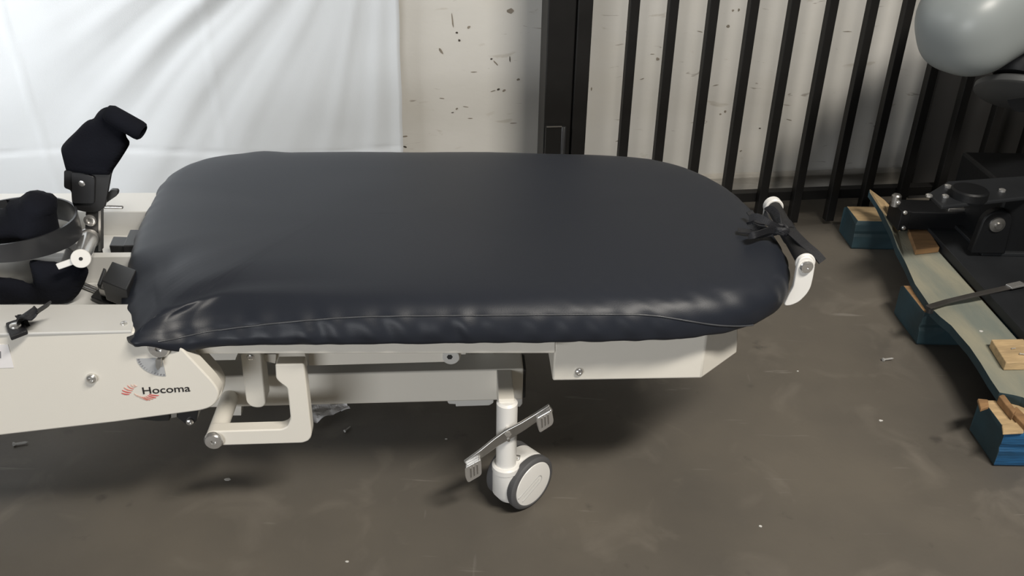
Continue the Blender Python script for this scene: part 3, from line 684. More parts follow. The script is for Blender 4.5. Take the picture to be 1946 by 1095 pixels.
# ---- caster
def caster(cx_, cy_, yawdeg, detailed=True):
    """caster whose stem stands at table-local (cx_, cy_); wheels swivelled to yawdeg"""
    a = math.radians(yawdeg); n_ = Vector((math.sin(a), -math.cos(a), 0)); d = Vector((math.cos(a), math.sin(a), 0))
    R_ = .054; wc = Vector((cx_, cy_, R_)) + d * .036
    bm = new(); cyl(bm, (cx_, cy_, .10), (cx_, cy_, ZB1 - .006), .0185, n=36, chamfer=.004)
    root_ = tmk('caster', bm, 'castw', smooth=40, label="white twin wheel caster with chrome brake pedal" if detailed else None)
    # fork housing: collar plus a hooded body between the wheels
    bm = new(); cyl(bm, (cx_, cy_, .088), (cx_, cy_, .104), .0255, n=36, chamfer=.003); mk('swivel_collar', bm, 'castw', root_, smooth=40)
    bm = new(); prof = []
    for i in range(25):
        t = -0.62 * PI + i / 24 * 1.62 * PI
        prof.append((R_ * .93 * math.sin(-t + PI / 2 - .2), 0))
    hood = []
    for i in range(33):
        t = math.radians(-25 + i * 245 / 32); hood.append((math.cos(t) * .053, math.sin(t) * .053))
    rg = []
    for s_, k_ in ((-.0175, .93), (-.015, 1.0), (.015, 1.0), (.0175, .93)):
        rg.append([wc + n_ * s_ + d * (u * k_) + Vector((0, 0, v * k_)) for u, v in hood])
    loft(bm, rg)
    neck = [Vector((cx_, cy_, 0)) + n_ * (math.sin(2 * PI * i / 28) * .0245) + d * (math.cos(2 * PI * i / 28) * .0245) for i in range(28)]
    loft(bm, [[p + Vector((0, 0, .022)) + d * .012 for p in neck], [p + Vector((0, 0, .04)) for p in neck], [p + Vector((0, 0, .094)) for p in neck]])
    mk('fork_housing', bm, 'castw', root_, smooth=45)
    for sgn in (1, -1):
        c = wc + n_ * (sgn * .019); ax = n_ * sgn
        bm = new(); lathe(bm, c, ax, [(R_ - .012, 0), (R_ - .002, 0), (R_, .003), (R_, .013), (R_ - .003, .0165), (R_ - .0075, .0175), (R_ - .0095, .016), (R_ - .012, .012)], 56, closed=True)
        wl = mk('tyre', bm, 'tyre', root_, smooth=40)
        bm = new(); lathe(bm, c, ax, [(0, .001), (R_ - .010, .001), (R_ - .0088, .015), (R_ - .0105, .0175), (R_ * .5, .0188), (0, .019)], 56)
        hub = mk('wheel_cover', bm, 'castw', root_, smooth=50)
        if sgn > 0 and detailed:
            u = (Vector((0, 0, 1)) * .42 + d * .9).normalized(); v = ax.cross(u).normalized(); hw = .0085
            pts = [u * -.040 + v * hw, u * .012 + v * hw] + [u * (.012 + hw * math.sin(t)) + v * (hw * math.cos(t)) for t in [PI * i / 12 for i in range(1, 12)]] + [u * .012 - v * hw, u * -.036 - v * hw]
            bm = new(); tube(bm, [c + ax * .0184 + p for p in pts], .0011, 8); mk('cover_groove', bm, 'groove', hub, smooth=60)
            pts = [u * -.030, u * .014]
            bm = new(); tube(bm, [c + ax * .0184 + p for p in pts], .0009, 8); mk('cover_groove', bm, 'groove', hub, smooth=60)
    bm = new(); p = Vector((cx_, cy_, .108)) + d * .018; cyl(bm, p + n_ * .002, p + n_ * .012 + d * .006, .005, n=14, chamfer=.001); mk('grub_screw', bm, 'chrome', root_, smooth=40)
    return root_
sc = bz(962, 868, .118)
cas = caster(sc.x, sc.y, 42)
# horizontal arm from the beam to the stem
xa0, xa1 = bp(940, 705, .17)[0], bp(968.5, 705, .17)[0]
bm = new(); box(bm, (sc.x - .0155, sc.y - .004, ZB1 - .045), (sc.x + .0125, .172, ZB1 - .001)); tmk('caster_arm', bm, 'white', bevel=.002)
# brake pedal rocking in front of the stem
yq = sc.y - .030
def pq(x, y): return bp(x, y, yq)
c4 = lambda u, v: (700 + u / 2.881, 620 + v / 2.881)
bm = new(); spine = [c4(535, 755), c4(625, 690), c4(700, 632), c4(765, 590), c4(845, 545), c4(925, 493), c4(1000, 445)]
wdt = [.016, .016, .018, .021, .018, .016, .016]
top = []; bot = []
for (x, y), wv in zip(spine, wdt):
    q = Vector(pq(x, y)); top.append((q.x - .5 * wv * .5, q.y + wv * .42)); bot.append((q.x + .5 * wv * .5, q.y - wv * .42))
bm = new(); prism(bm, top + bot[::-1], yq - .003, yq + .003)
ped = mk('brake_pedal', bm, 'steel', cas, bevel=.0015, smooth=30)
for ends in ([c4(528, 752), c4(615, 705), c4(620, 790), c4(545, 835), c4(530, 800)], [c4(915, 480), c4(1000, 432), c4(1012, 500), c4(1005, 520), c4(935, 565), c4(918, 510)]):
    poly = rounded([pq(x, y) for x, y in ends], .006)
    bm = new(); prism(bm, poly, yq - .012, yq - .003)
    pe = mk('pedal_tread', bm, 'chrome', cas, bevel=.002, smooth=40)
    (ax_, ay_) = ends[0]; (bx_, by_) = ends[1]
    bm = new()
    for i in range(3):
        t = .3 + .2 * i; x_ = ax_ + (bx_ - ax_) * t; y_ = ay_ + (by_ - ay_) * t
        q0 = pq(x_ + 2, y_ + 5); q1 = pq(x_ + 3, y_ + 22); tube(bm, [(q0[0], yq - .0125, q0[1]), (q1[0], yq - .0125, q1[1])], .0011, 8)
    mk('tread_rib', bm, 'steel', pe, smooth=60)
q = pq(*c4(765, 585)); bm = new(); cyl(bm, (q[0], yq - .004, q[1]), (q[0], sc.y - .012, q[1]), .006, n=6); mk('hex_shaft', bm, 'chrome', cas)
bm = new(); cyl(bm, (q[0] + .001, yq - .006, q[1] - .012), (q[0] + .001, yq + .002, q[1] - .012), .0028, n=14); mk('pedal_screw', bm, 'steel', cas, smooth=40)
# casters and legs of the parts that stand behind or outside the frame
caster(-.02, .55, 70, False)
for yy in (.19, .50): caster(-1.12, yy, 30, False)

# ---- end handle
h0 = bz(1532, 500, .475); h1 = bz(1469, 390, .475)
hx = (h0.x + h1.x) / 2
yN = h0.y
hpoly = [bp(x, y, yN) for x, y in [(1340 + u / 3.91, 340 + v / 3.91) for u, v in [(585, 946), (620, 870), (655, 810), (688, 640), (705, 595), (755, 576), (800, 592), (819, 640), (803, 735), (785, 810), (755, 860), (700, 915), (640, 942)]]]
bm = new(); prism(bm, rounded(hpoly, .006, 4), yN, yN + .008)
hb = tmk('handle_bracket', bm, 'castw', bevel=.0015, smooth=30)
cxh, czh = bp(1340 + 757 / 3.91, 340 + 640 / 3.91, yN)
bm = new(); lathe(bm, (cxh - .001, yN, czh - .003), (0, -1, 0), [(0, 0), (.0115, 0), (.0115, .003), (.0095, .006), (.004, .0072), (.0015, .0065), (0, .005)], 28); mk('bolt', bm, 'chrome', hb, smooth=40)
yFh = h1.y
fx_, fz_ = bp(1469, 392, yFh)
bm = new(); cyl(bm, (cxh, yN + .008, czh), (fx_, yFh - .006, fz_), .0135, n=32); grip = tmk('handle_grip', bm, 'foam', smooth=50, label='black foam handle grip')
dxx = fx_ - cxh; dzz = fz_ - czh
bm = new(); prism(bm, [(p[0] + dxx, p[1] + dzz) for p in rounded(hpoly, .006, 4)], yFh - .004, yFh + .006); hb2 = tmk('handle_bracket', bm, 'castw', bevel=.0015, smooth=30)
bm = new(); cyl(bm, (fx_, yFh - .010, fz_), (fx_, yFh + .008, fz_), .0178, n=36, chamfer=.002); mk('end_cap', bm, 'castw', hb2, smooth=40)
bm = new(); cyl(bm, (cxh, yN + .006, czh), (cxh, yN + .012, czh), .0168, n=36, chamfer=.001); mk('end_cap', bm, 'castw', hb, smooth=40)
# ================================================================== webbing strap tied round the handle
def hp(t, ang=0.0, r=.0155):      # point on the grip surface, world space; t 0..1 along, ang around
    c = Vector((cxh, yN, czh)).lerp(Vector((fx_, yFh, fz_)), t)
    return BED @ (c + Vector((math.cos(ang) * r, 0, math.sin(ang) * r)))
sb = hp(.5); sroot = thing('webbing_strap', 'black webbing strap tied in a bow around the end handle of the table', 'strap', sb - Vector((0, 0, .012)))
bx_ = BED.to_3x3() @ Vector((1, 0, 0)); by_ = BED.to_3x3() @ Vector((0, 1, 0))
bm = new(); rg = []
for i in range(40):
    a = 2 * PI * i / 40
    def ringp(t, r): return hp(t, a, r)
    rg.append([hp(.46 + .03 * math.sin(a), a, .0137), hp(.60 + .04 * math.sin(a), a, .0137), hp(.60 + .04 * math.sin(a), a, .0152), hp(.46 + .03 * math.sin(a), a, .0152)])
loft(bm, rg, cap=False, ringclose=True); mk('wrap', bm, 'webbing', sroot, smooth=50, root=sroot, world=True)
def pz(x, y, z): return gz(x, y, z)
def rib(name, px, wdir, width, th=.0022):
    bm = new(); ribbon(bm, spline([pz(*q) for q in px], 7), wdir, width, th); return mk(name, bm, 'webbing', sroot, smooth=50, root=sroot, world=True)
rib('tail', [(1500, 436, .49), (1512, 448, .491), (1530, 465, .487), (1550, 482, .478), (1563, 497, .468)], (.75, .65, 0.1), .020)
rib('tail', [(1492, 445, .492), (1475, 440, .491), (1455, 436, .489), (1430, 440, .4875), (1402, 438, .487)], (.2, 1, .1), .014)
rib('tail', [(1496, 440, .492), (1478, 432, .493), (1462, 424, .491), (1440, 420, .489), (1424, 402, .496)], (.5, .6, .3), .012)
for px in ([(1482, 434, .493), (1478, 412, .506), (1468, 398, .514), (1456, 402, .507), (1458, 420, .495), (1478, 436, .492)],
           [(1484, 436, .494), (1462, 424, .510), (1438, 412, .516), (1424, 420, .504), (1438, 434, .492), (1474, 440, .491)],
           [(1480, 436, .493), (1460, 438, .500), (1436, 446, .502), (1424, 449, .494), (1446, 446, .489), (1476, 441, .490)]):
    rib('bow_loop', px, (.25, .2, .95), .012)
bm = new(); kc = gz(1484, 437, .493)
for i in range(3):
    a = i * 1.0; tube(bm, [kc + Vector((math.cos(t + a) * .011, math.sin(t + a) * .009, math.sin(2 * t + a) * .005)) for t in [2 * PI * k / 20 for k in range(21)]], .0045, 8)
mk('knot', bm, 'webbing', sroot, smooth=70, root=sroot, world=True)

# ================================================================== hanging sheet
x0 = (WMI @ wallp(758, 0)).x; x1 = (WMI @ wallp(-420, 200)).x
xb_ = (WMI @ wallp(766, 283)).x
zbot = .10; ztop = 2.0; NX, NZ = 150, 210
zh = (WMI @ wallp(400, 283)).z
pv = WMI @ wallp(777, -410)
bm = new(); g = []
for j in range(NZ + 1):
    row = []; z = zbot + (ztop - zbot) * j / NZ
    xr = x0 + (xb_ - x0) * max(0, min(1.5, (.72 - z) / .5)) + .003 * noise.noise(Vector((z * 9, 0, 0)))
    for i in range(NX + 1):
        u = i / NX; x = xr + (x1 - xr) * u
        # diagonal drape folds spreading down-left from the upper right hanging point
        s = x - x0
        env = sstep(.0, -.12, s) * sstep(-1.1, -.35, s)
        ang = math.atan2(pv.x - x, pv.z - z)
        wv = ang + .05 * noise.noise(Vector((x * 2.5, z * 2.0, 31)))
        f1 = 1.5 * noise.noise(Vector((wv * 13, z * .5, 3))) + .5 * math.sin(wv * 38 + 1)
        f2 = 1.4 * noise.noise(Vector((wv * 31, z * .9, 8)))
        am = .6 + .8 * noise.noise(Vector((ang * 3.3, z * .8, 20)))
        off = .020 + env * am * (.0088 * f1 + .0024 * f2)
        off += .007 * noise.noise(Vector((x * 2.2, z * 2.4, 5)))
        off += .0022 * noise.noise(Vector((x * 9, z * 7, 15)))
        # creases of the folded cloth and the hem
        off += .0025 * math.exp(-((s + 1.02 + .06 * (z - .4)) / .006) ** 2) + .002 * math.exp(-((s + .52) / .006) ** 2)
        zs = zh + .018 * math.sin(s * 5) - .03 * sstep(-.25, 0, s) * 0
        off -= .0018 * math.exp(-((z - zs) / .006) ** 2)
        off += .0015 * (1 if z < zs else 0)
        if i < 3: off += .004 * (3 - i) / 3
        row.append(bm.verts.new((x, -max(.004, off), z)))
    g.append(row)
for j in range(NZ):
    for i in range(NX): bm.faces.new((g[j][i], g[j][i + 1], g[j + 1][i + 1], g[j + 1][i]))
bm.transform(WM)
sh = solo('hanging_sheet', bm, 'sheet', 'white cotton sheet hung in loose folds on the wall behind the table', 'sheet', WM @ Vector(((x0 + x1) / 2, 0, zbot)), WYAW, smooth=180)
so = sh.modifiers.new('thickness', 'SOLIDIFY'); so.thickness = 0.0012

# ================================================================== picket gate and post
G = thing('picket_gate', 'black metal picket gate standing in front of the cream wall', 'gate', FP, WYAW)
def fpx(x, y): return FMI @ onplane(x, y, FP, WYAW)
tops = [1208.5, 1282.9, 1360, 1436.4, 1514, 1587.5, 1664.7, 1733.6, 1810, 1886, 1962, 2040, 2118]
pw = .0255; zbp = .014; ztp = 2.1
bm = new(); box(bm, (-pw / 2, 0, 0), (pw / 2, pw, ztp - zbp))
pk0 = None
for i, x in enumerate(tops):
    p = fpx(x, 0)
    if pk0 is None:
        pk0 = mk('picket', bm, 'fence', G, bevel=.0012); o = pk0
    else:
        o = pk0.copy(); link(o); o.parent = G
    o.location = (p.x, 0, zbp)
ra = fpx(1487, 377).z; rb = fpx(1600, 392).z
zr0, zr1 = .078, .108
xL = fpx(1127, 0).x; xR = fpx(2118, 0).x + .05
for z0_, z1_ in ((zr0, zr1), (1.85, 1.89)):
    bm = new(); box(bm, (xL - .01, pw, z0_), (xR, pw + .03, z1_)); mk('rail', bm, 'fence', G, bevel=.0015)
xs0 = fpx(1098, 0).x
bm = new(); box(bm, (xs0 + .001, -.008, .03), (xL, .045, 2.1)); mk('stile', bm, 'fence', G, bevel=.002)
# post
xp0 = fpx(1042, 0).x; lo = FM @ Vector(((xp0 + xs0) / 2, .05, 0))
PO = thing('gate_post', 'black steel post with a latch box at the left end of the picket gate', 'post', lo, WYAW)
bm = new(); box(bm, (xp0, .0, 0), (xs0 - .002, .10, 2.2)); bm.transform(FM); mk('post', bm, 'fence', PO, root=PO, world=True, bevel=.003)
a = fpx(1036, 238); b_ = fpx(1066, 238)
bm = new(); box(bm, (a.x, -.014, .03), (b_.x, .0, a.z)); bm.transform(FM); lt = mk('latch_box', bm, 'fence', PO, root=PO, world=True, bevel=.002)
a2 = fpx(1070, 238); bm = new(); cyl(bm, (a2.x, -.011, .03), (a2.x, -.011, a2.z), .0075, n=16, chamfer=.001); bm.transform(FM); mk('latch_rod', bm, 'blackmetal', PO, root=PO, world=True, smooth=50)
bm = new(); box(bm, (a.x + .002, -.0155, a.z - .0015), (b_.x, -.013, a.z + .0015)); bm.transform(FM); mk('worn_edge', bm, 'steel', lt, root=PO, world=True)

# ================================================================== pallet
PX = .975; P0 = Vector((PX, 1.39, 0))
PL = thing('wooden_pallet', 'blue painted wooden pallet with a broken weathered deck board', 'pallet', P0)
def jag(n_, a, b_, amp): return [a + (b_ - a) * i / n_ + (random.random() - .5) * amp * (0 if i in (0, n_) else 1) for i in range(n_ + 1)]
def stringer(y0_, y1_, z1_, xs_, key_side):
    bm = new(); n_ = 10; lo_ = []; 
    # end face with a chamfered, worn top edge
    prof = [(y0_ + .004, 0), (y0_, .006), (y0_, z1_ * .45), (y0_ + .003, z1_ * .55), (y0_, z1_ * .66), (y0_ + .001, z1_ - .012), (y0_ + .006, z1_), (y1_ - .01, z1_), (y1_, z1_ - .008), (y1_, .004), (y1_ - .004, 0)]
    loft(bm, [[Vector((xs_ + (0.004 if (k in (0, 6, 7, 10)) else 0) + random.uniform(-.002, .002), p[0], p[1])) for k, p in enumerate(prof)]] + [[Vector((xx_, p[0] + random.uniform(-.0015, .0015), p[1])) for p in prof] for xx_ in (xs_ + .06, xs_ + .14, xs_ + .3, xs_ + 1.2)])
    bm.faces.ensure_lookup_table(); bmesh.ops.recalc_face_normals(bm, faces=bm.faces)
    for f_ in bm.faces:
        c = f_.calc_center_median()
        if f_.normal.z > .6: f_.material_index = 1
        elif abs(f_.normal.x) > .8: f_.material_index = 2
    o = mk('stringer', bm, [key_side[0], key_side[1], key_side[2]], PL, root=PL, world=True, bevel=.0015)
    return o
s1 = stringer(1.392, 1.505, .088, .968, ('blue', 'rawwood', 'teal'))
s2 = stringer(1.838, 1.985, .090, .983, ('teal', 'brownwood', 'teal'))
s3 = stringer(2.355, 2.472, .090, .992, ('teal', 'rawwood', 'teal'))
# torn pale splinter on the far end of the weathered board
spn = [(1653, 361, .180), (1680, 381, .158), (1700, 401, .131), (1713, 419, .122), (1711, 436, .116), (1701, 430, .117), (1690, 416, .128), (1672, 391, .155)]
pc = [gz(*q) for q in spn]
bm = new(); loft(bm, [[p - Vector((0, 0, .006)) for p in pc], [p + Vector((0, 0, .002)) for p in pc]]); mk('splinter', bm, 'rawwood', PL, root=PL, world=True)
# broken bits on the near stringer
for nm, px, z0_, z1_, key in [('splinter', [(1858, 757), (1878, 759), (1880, 772), (1864, 778)], .086, .094, 'brownwood'), ('splinter', [(1904, 806), (1946, 800), (1946, 822), (1906, 824)], .086, .0905, 'rawwood'),
                              ('splinter', [(1898, 752), (1908, 748), (1932, 780), (1926, 786)], .088, .106, 'brownwood'), ('splinter', [(1920, 780), (1932, 772), (1960, 800), (1950, 812)], .088, .1, 'brownwood')]:
    pc = [gz(x, y, z1_) for x, y in px]
    bm = new(); loft(bm, [[Vector((p.x, p.y, z0_)) for p in pc], [p for p in pc]]); mk(nm, bm, key, PL, root=PL, world=True, bevel=.002)
ZD0, ZD1 = .089, .110
edge = [(1652, 361), (1668, 385), (1684, 418), (1694, 440), (1706, 470), (1722, 502), (1740, 540), (1754, 562), (1769, 586), (1788, 602), (1807, 619), (1824, 638), (1842, 660), (1863, 690), (1884, 722), (1898, 746)]
tipend = [(1898, 752), (1908, 748)]
rightpx = [(1946, 700), (1925, 641), (1872, 575), (1845, 545), (1815, 500), (1796, 470), (1775, 440)]
lift = [.07, .04, .018, .008]
L1 = [gz(x, y, ZD1 + (lift[i] if i < 4 else 0)) for i, (x, y) in enumerate(edge)]
XR = 1.131
poly = [(p.x + (random.uniform(-.002, .002) if i > 2 else 0), p.y) for i, p in enumerate(L1)]
nearend = [(1.02, 1.485), (1.035, 1.478), (1.05, 1.462), (1.08, 1.47), (XR, 1.466)]
farend = [(XR, 2.44), (1.12, 2.38), (1.105, 2.41), (1.095, 2.36), (1.085, 2.385)]
tp = gz(1700, 403, ZD1 + .018); tp2 = gz(1678, 380, ZD1 + .045)
zl = [lift[i] if i < 4 else 0 for i in range(len(L1))] + [0] * 10 + [.018, .045]
poly = poly + nearend + farend + [(tp.x, tp.y), (tp2.x, tp2.y)]
bm = new(); loft(bm, [[Vector((p[0], p[1], ZD0 + l_)) for p, l_ in zip(poly, zl)], [Vector((p[0], p[1], ZD1 + l_)) for p, l_ in zip(poly, zl)]])
bmesh.ops.recalc_face_normals(bm, faces=bm.faces)
for f_ in bm.faces:
    if f_.normal.z < .5: f_.material_index = 1
mk('deck_board', bm, ['deck', 'teal'], PL, root=PL, world=True, label='weathered greenish deck board with a broken splintered end')
for k, (xa, xb2) in enumerate([(1.165, 1.30), (1.34, 1.48), (1.52, 1.66), (1.70, 1.84), (1.88, 2.02), (2.05, 2.165)]):
    bm = new(); box(bm, (xa, 1.40, ZD0), (xb2, 2.465, ZD1)); mk('deck_board', bm, ['deck'], PL, root=PL, world=True, bevel=.002)

# ---- loose things on the pallet
def slab(name, px, z0_, z1_, key, label, cat, bevel=.002):
    pc = [gz(x, y, z1_) for x, y in px]
    bm = new(); loft(bm, [[Vector((p.x, p.y, z0_)) for p in pc], pc])
    c = sum(pc, Vector()) / len(pc); c.z = z0_
    return solo(name, bm, key, label, cat, c, bevel=bevel)
slab('wood_block', [(1884, 645), (1912, 689), (1975, 688), (1945, 644)], ZD1 + .0005, .131, 'rawwood', 'pale pine block lying on the near end of the weathered pallet board', 'wood block')
slab('wood_offcut', [(1726, 435), (1741, 475), (1786, 470), (1762, 433)], ZD1 + .0005, .126, 'brownwood', 'brown wood offcut on the pallet board beside the black machine arm', 'wood block')
p = [gz(*q) for q in [(1764, 584, .124), (1800, 573, .124), (1850, 561, .135), (1900, 550, .1395), (1948, 539, .143)]]
bm = new(); ribbon(bm, p, (.1, 1, 0), .016, .004)
FB = thing('flat_bar', 'dark flat iron bar lying across the pallet board and machine plate', 'bar', (p[0].x, p[0].y, ZD1))
mk('bar', bm, 'flatbar', FB, root=FB, world=True, bevel=.001)
bm = new(); e0 = gz(1917, 545, .1445); e1 = gz(1944, 539, .146); ribbon(bm, [e0, e1], (.1, 1, 0), .02, .005); mk('bright_end', bm, 'chrome', FB, root=FB, world=True, bevel=.001)
bm = new(); q0 = p[0]; cyl(bm, (q0.x + .006, q0.y, ZD1 + .0005), (q0.x + .006, q0.y, .122), .008, n=12); mk('bar_bolt', bm, 'blackmetal', FB, root=FB, world=True, smooth=50)
def screw(c, yaw, s, label, lift=0.0):
    c = Vector(c); d = Vector((math.cos(yaw), math.sin(yaw), 0)); bm = new()
    r = .0032 * s
    lathe(bm, c + Vector((0, 0, lift + r)), d, [(0, -.001 * s), (r, 0), (r * .95, .001 * s), (.0016 * s, .0035 * s), (.0016 * s, .016 * s), (0, .02 * s)], 12)
    return solo('screw', bm, 'zinc', label, 'screw', (c.x, c.y, c.z), smooth=50)
screw(gz(1930, 717 - 0, ZD1) if False else gz(1922, 664, .1315), .2, .55, 'small screw standing nearest the far edge of the pine block')
screw(gz(1937, 674, .1315), -.2, .7, 'small screw lying nearest the near edge of the pine block')
screw(gz(1677, 687), .25, 1.5, 'loose screw on bare concrete left of the blue pallet')
screw(gz(26, 848), .3, 1.4, 'loose screw on the floor below the left edge of the side panel')
screw(gz(655, 822), 1.0, 1.0, 'tiny screw on the dark floor right of the plastic film')
def flake(px, py, z, size, label):
    c = gz(px, py, z); bm = new(); n_ = 6
    pts = [(c.x + math.cos(2 * PI * i / n_) * size * (.6 + .6 * random.random()), c.y + math.sin(2 * PI * i / n_) * size * .6 * (.6 + .6 * random.random())) for i in range(n_)]
    prism(bm, pts, z + .0002, z + .0014, axis='z')
    return solo('flake', bm, 'flake', label, 'debris', (c.x, c.y, z))
flake(1864, 630, ZD1, .006, 'white flake on the pallet board above the pine block')
flake(1837, 520, ZD1, .006, 'pale chip beside the gap between pallet board and machine plate')
flake(1445, 1001, 0, .004, 'small pale flake on the floor below the table end box')
flake(432, 912, 0, .006, 'thin pale splinter on the floor under the bracket')
flake(1516, 706, 0, .003, 'tiny pale speck on the floor right of the end box')
flake(1674, 800, 0, .005, 'pale flake on the floor left of the near pallet stringer')
flake(660, 1068, 0, .004, 'pale speck on the floor at the bottom edge of the picture')
flake(848, 835, 0, .003, 'pale speck on the shaded floor left of the caster')

# ---- plastic film under the table
bm = new(); g = []
for j in range(15):
    row = []
    for i in range(25):
        u, v = i / 24, j / 14
        a = gz(560, 770 + 0, 0).lerp(gz(655, 772, 0), u); b2 = gz(572, 800, 0).lerp(gz(664, 797, 0), u); p = a.lerp(b2, v)
        z = .004 + .022 * abs(noise.noise(Vector((u * 3.3, v * 2.2, 3)))) + .012 * abs(math.sin(u * 7 + v * 4)) * (1 - v * .4)
        p.y -= .02 * math.sin(u * 5) * v; row.append(bm.verts.new((p.x, p.y, z)))
    g.append(row)
for j in range(14):
    for i in range(24): bm.faces.new((g[j][i], g[j][i + 1], g[j + 1][i + 1], g[j + 1][i]))
solo('plastic_film', bm, 'film', 'crumpled clear plastic film on the floor under the table beam', 'plastic film', tuple(gz(612, 785, 0)))

# ================================================================== machine on the pallet
pa = gz(1817, 495, .135); pb = gz(1922, 600, .135)
X0 = (pa.x + pb.x) / 2
MA = thing('machine', 'black mechanical device with a large pale grey rounded cover standing on the pallet', 'machine', (X0 + .3, 2.0, ZD1))
def mm(name, bm, key, parent=None, **k): return mk(name, bm, key, parent or MA, root=MA, world=True, **k)
bm = new(); box(bm, (X0, 1.55, ZD1 + .0005), (X0 + .6, 2.36, .135)); mm('base_plate', bm, 'machplate', bevel=.002)
cf = gz(1864, 482, .136)
bm = new(); box(bm, (cf.x + .015, cf.y, .135), (X0 + .58, cf.y + .26, .318)); mm('body', bm, 'machine', bevel=.008)
bm = new(); box(bm, (cf.x - .004, cf.y - .012, .1352), (X0 + .58, cf.y + .27, .145)); mm('foot_flange', bm, 'machplate', bevel=.002)
# rounded hub tab with its bolt
hc = onplane(1887, 420, (0, cf.y, 0), 0); hr = (onplane(1916, 420, (0, cf.y, 0), 0) - hc).length
tab = [(hc.x + hr * math.cos(t), hc.z + hr * math.sin(t)) for t in [PI * i / 20 for i in range(21)]] + [(hc.x - hr * 1.15, .146), (hc.x + hr * 1.15, .146)]
bm = new(); prism(bm, tab, cf.y - .022, cf.y + .002); tb = mm('hub_tab', bm, 'machine', bevel=.004, smooth=30)
bm = new(); lathe(bm, Vector((hc.x, cf.y - .022, hc.z)), (0, -1, 0), [(0, 0), (.02, 0), (.019, .004), (.009, .006), (.008, .012), (0, .012)], 24); mk('hub_bolt', bm, 'steel', tb, root=MA, world=True, smooth=40)
# top plate and turntable
tpx = [(1764, 367), (1790, 392), (1950, 374), (2010, 340), (1946, 334), (1802, 344)]
pc = [gz(x, y, .326) for x, y in tpx]
bm = new(); loft(bm, [[Vector((p.x, p.y, .316)) for p in pc], pc]); mm('top_plate', bm, 'machplate', bevel=.003)
tc_ = gz(1845, 357, .35); rt = (gz(1878, 357, .35) - tc_).length
bm = new(); lathe(bm, Vector((tc_.x, tc_.y, .326)), (0, 0, 1), [(0, 0), (rt, 0), (rt, .018), (rt - .004, .022), (0, .022)], 48); tt = mm('turntable', bm, 'machine', smooth=40)
for x, y in ((1802, 352), (1797, 371), (1766, 370), (1905, 360)):
    c = gz(x, y, .331); bm = new(); lathe(bm, Vector((c.x, c.y, .326)), (0, 0, 1), [(0, 0), (.008, 0), (.008, .005), (.004, .007), (0, .007)], 6 if y > 360 else 16); mk('cap_screw', bm, 'chrome', tt, root=MA, world=True, smooth=40)
# side arm box with screws
aL = gz(1724, 432, .136); 
bm = new(); box(bm, (aL.x, aL.y, .128), (aL.x + .22, aL.y + .085, .182)); ar = mm('side_arm', bm, 'machine', bevel=.003)
bm = new(); box(bm, (aL.x - .028, aL.y - .006, .128), (aL.x - .0, aL.y + .08, .186)); mk('arm_end_plate', bm, 'machine', ar, root=MA, world=True, bevel=.002)
for x, y in ((1707, 385), (1720, 404), (1717, 433)):
    q = onplane(x, y, (0, aL.y - .006, 0), 0); bm = new(); lathe(bm, q, (0, -1, 0), [(0, 0), (.006, 0), (.0055, .003), (.002, .005), (0, .005)], 14); mk('arm_screw', bm, 'chrome', ar, root=MA, world=True, smooth=40)
q = onplane(1706, 366, (0, aL.y + .03, 0), 0)
bm = new(); lathe(bm, (q.x, aL.y + .03, .186), (0, 0, 1), [(0, 0), (.011, 0), (.011, .012), (.013, .013), (.013, .03), (.009, .034), (0, .034)], 24); mk('level_foot', bm, 'steel', ar, root=MA, world=True, smooth=40)
bm = new(); a_ = onplane(1795, 425, (0, aL.y + .01, 0), 0); box(bm, (a_.x, aL.y + .01, .15), (a_.x + .06, aL.y + .03, .19)); mm('spacer_plate', bm, 'steel', bevel=.002)
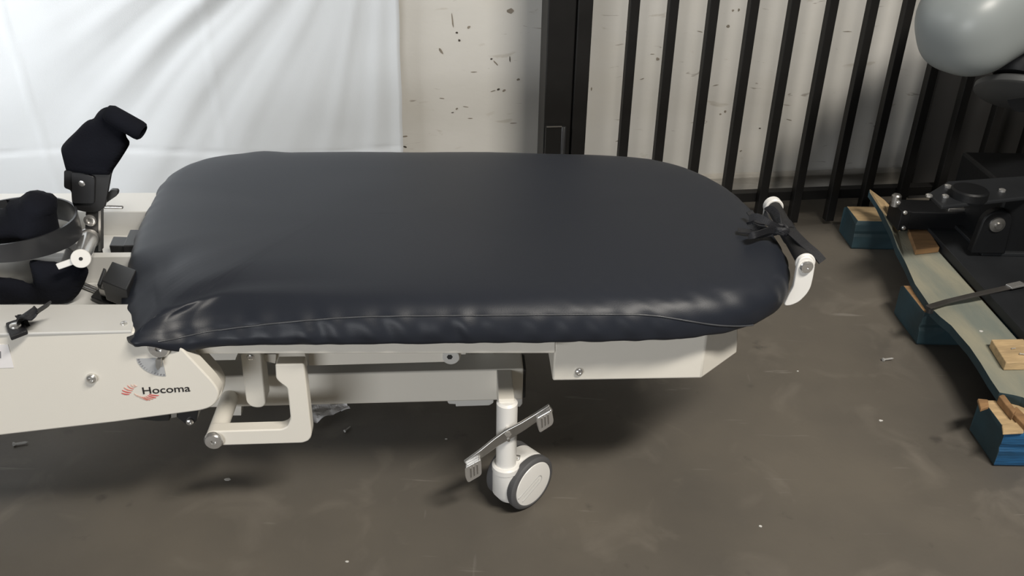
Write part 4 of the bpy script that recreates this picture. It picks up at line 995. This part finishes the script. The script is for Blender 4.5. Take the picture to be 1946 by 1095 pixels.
# mast outside the frame carrying the grey cover
bm = new(); cyl(bm, (1.62, 2.18, .30), (1.62, 2.18, .98), .055, n=32, chamfer=.004); mast = mm('mast', bm, 'machine', smooth=40)
dep = 2.02
def at(x, y, d_=dep): return CAM + ray(x, y) * (d_ / FPX)
c0 = at(1845, 44); c1 = at(2075, -112, 2.06); axv = (c1 - c0).normalized(); rad = 97 * dep / FPX
u_, v_ = frame_of(axv); Ln = (c1 - c0).length
bm = new(); rg = []
prof = [(-1 + 1e-3, .03)] + [(-math.cos(t), math.sin(t) ** .80) for t in [PI / 2 * i / 14 for i in range(1, 15)]]
for a_, s_ in prof:
    rg.append((c0 + axv * rad * a_ * .96, rad * s_))
rg.append((c0 + axv * Ln * .5, rad * 1.06)); rg.append((c1, rad * 1.08)); rg.append((c1 + axv * .03, rad * 1.0)); rg.append((c1 + axv * .045, rad * .8))
rings = []
for c, r in rg:
    ring = []
    for i in range(56):
        t = 2 * PI * i / 56; ca, sa = math.cos(t), math.sin(t)
        k = (abs(ca) ** 2.7 + abs(sa) ** 2.7) ** (-1 / 2.7)
        ring.append(c + (u_ * ca + v_ * sa) * r * k * .965)
    rings.append(ring)
loft(bm, rings); cov = mm('rounded_cover', bm, 'cover', smooth=180, label='large pale grey rounded plastic cover')
# knuckle under the cover and grey rim plate
kc = at(1942, 112, 2.10); bm = new(); dn = (at(1925, 170, 2.10) - at(1955, 70, 2.10)).normalized()
lathe(bm, kc, dn, [(0, -.09), (.055, -.09), (.06, -.05), (.068, -.045), (.068, -.01), (.06, -.005), (.06, .03), (.05, .045), (0, .045)], 40); kn2 = mm('knuckle', bm, 'machine', smooth=35)
bm = new(); lathe(bm, at(1910, 104, 2.03), (1, .1, .6), [(0, 0), (.003, .001), (.003, .022), (0, .023)], 10); mk('chrome_pin', bm, 'chrome', kn2, root=MA, world=True, smooth=50)
rp = at(1952, 142, 2.12); bm = new(); lathe(bm, rp, dn, [(0, .035), (.098, .035), (.104, .040), (.104, .052), (.098, .057), (0, .057)], 56); mm('rim_plate', bm, 'rim', smooth=40)
bm = new(); tube(bm, [rp + dn * .05, rp + Vector((.15, .03, -.05)), Vector((1.62, 2.18, .60))], .04, 20); mm('support_arm', bm, 'machine', smooth=60)
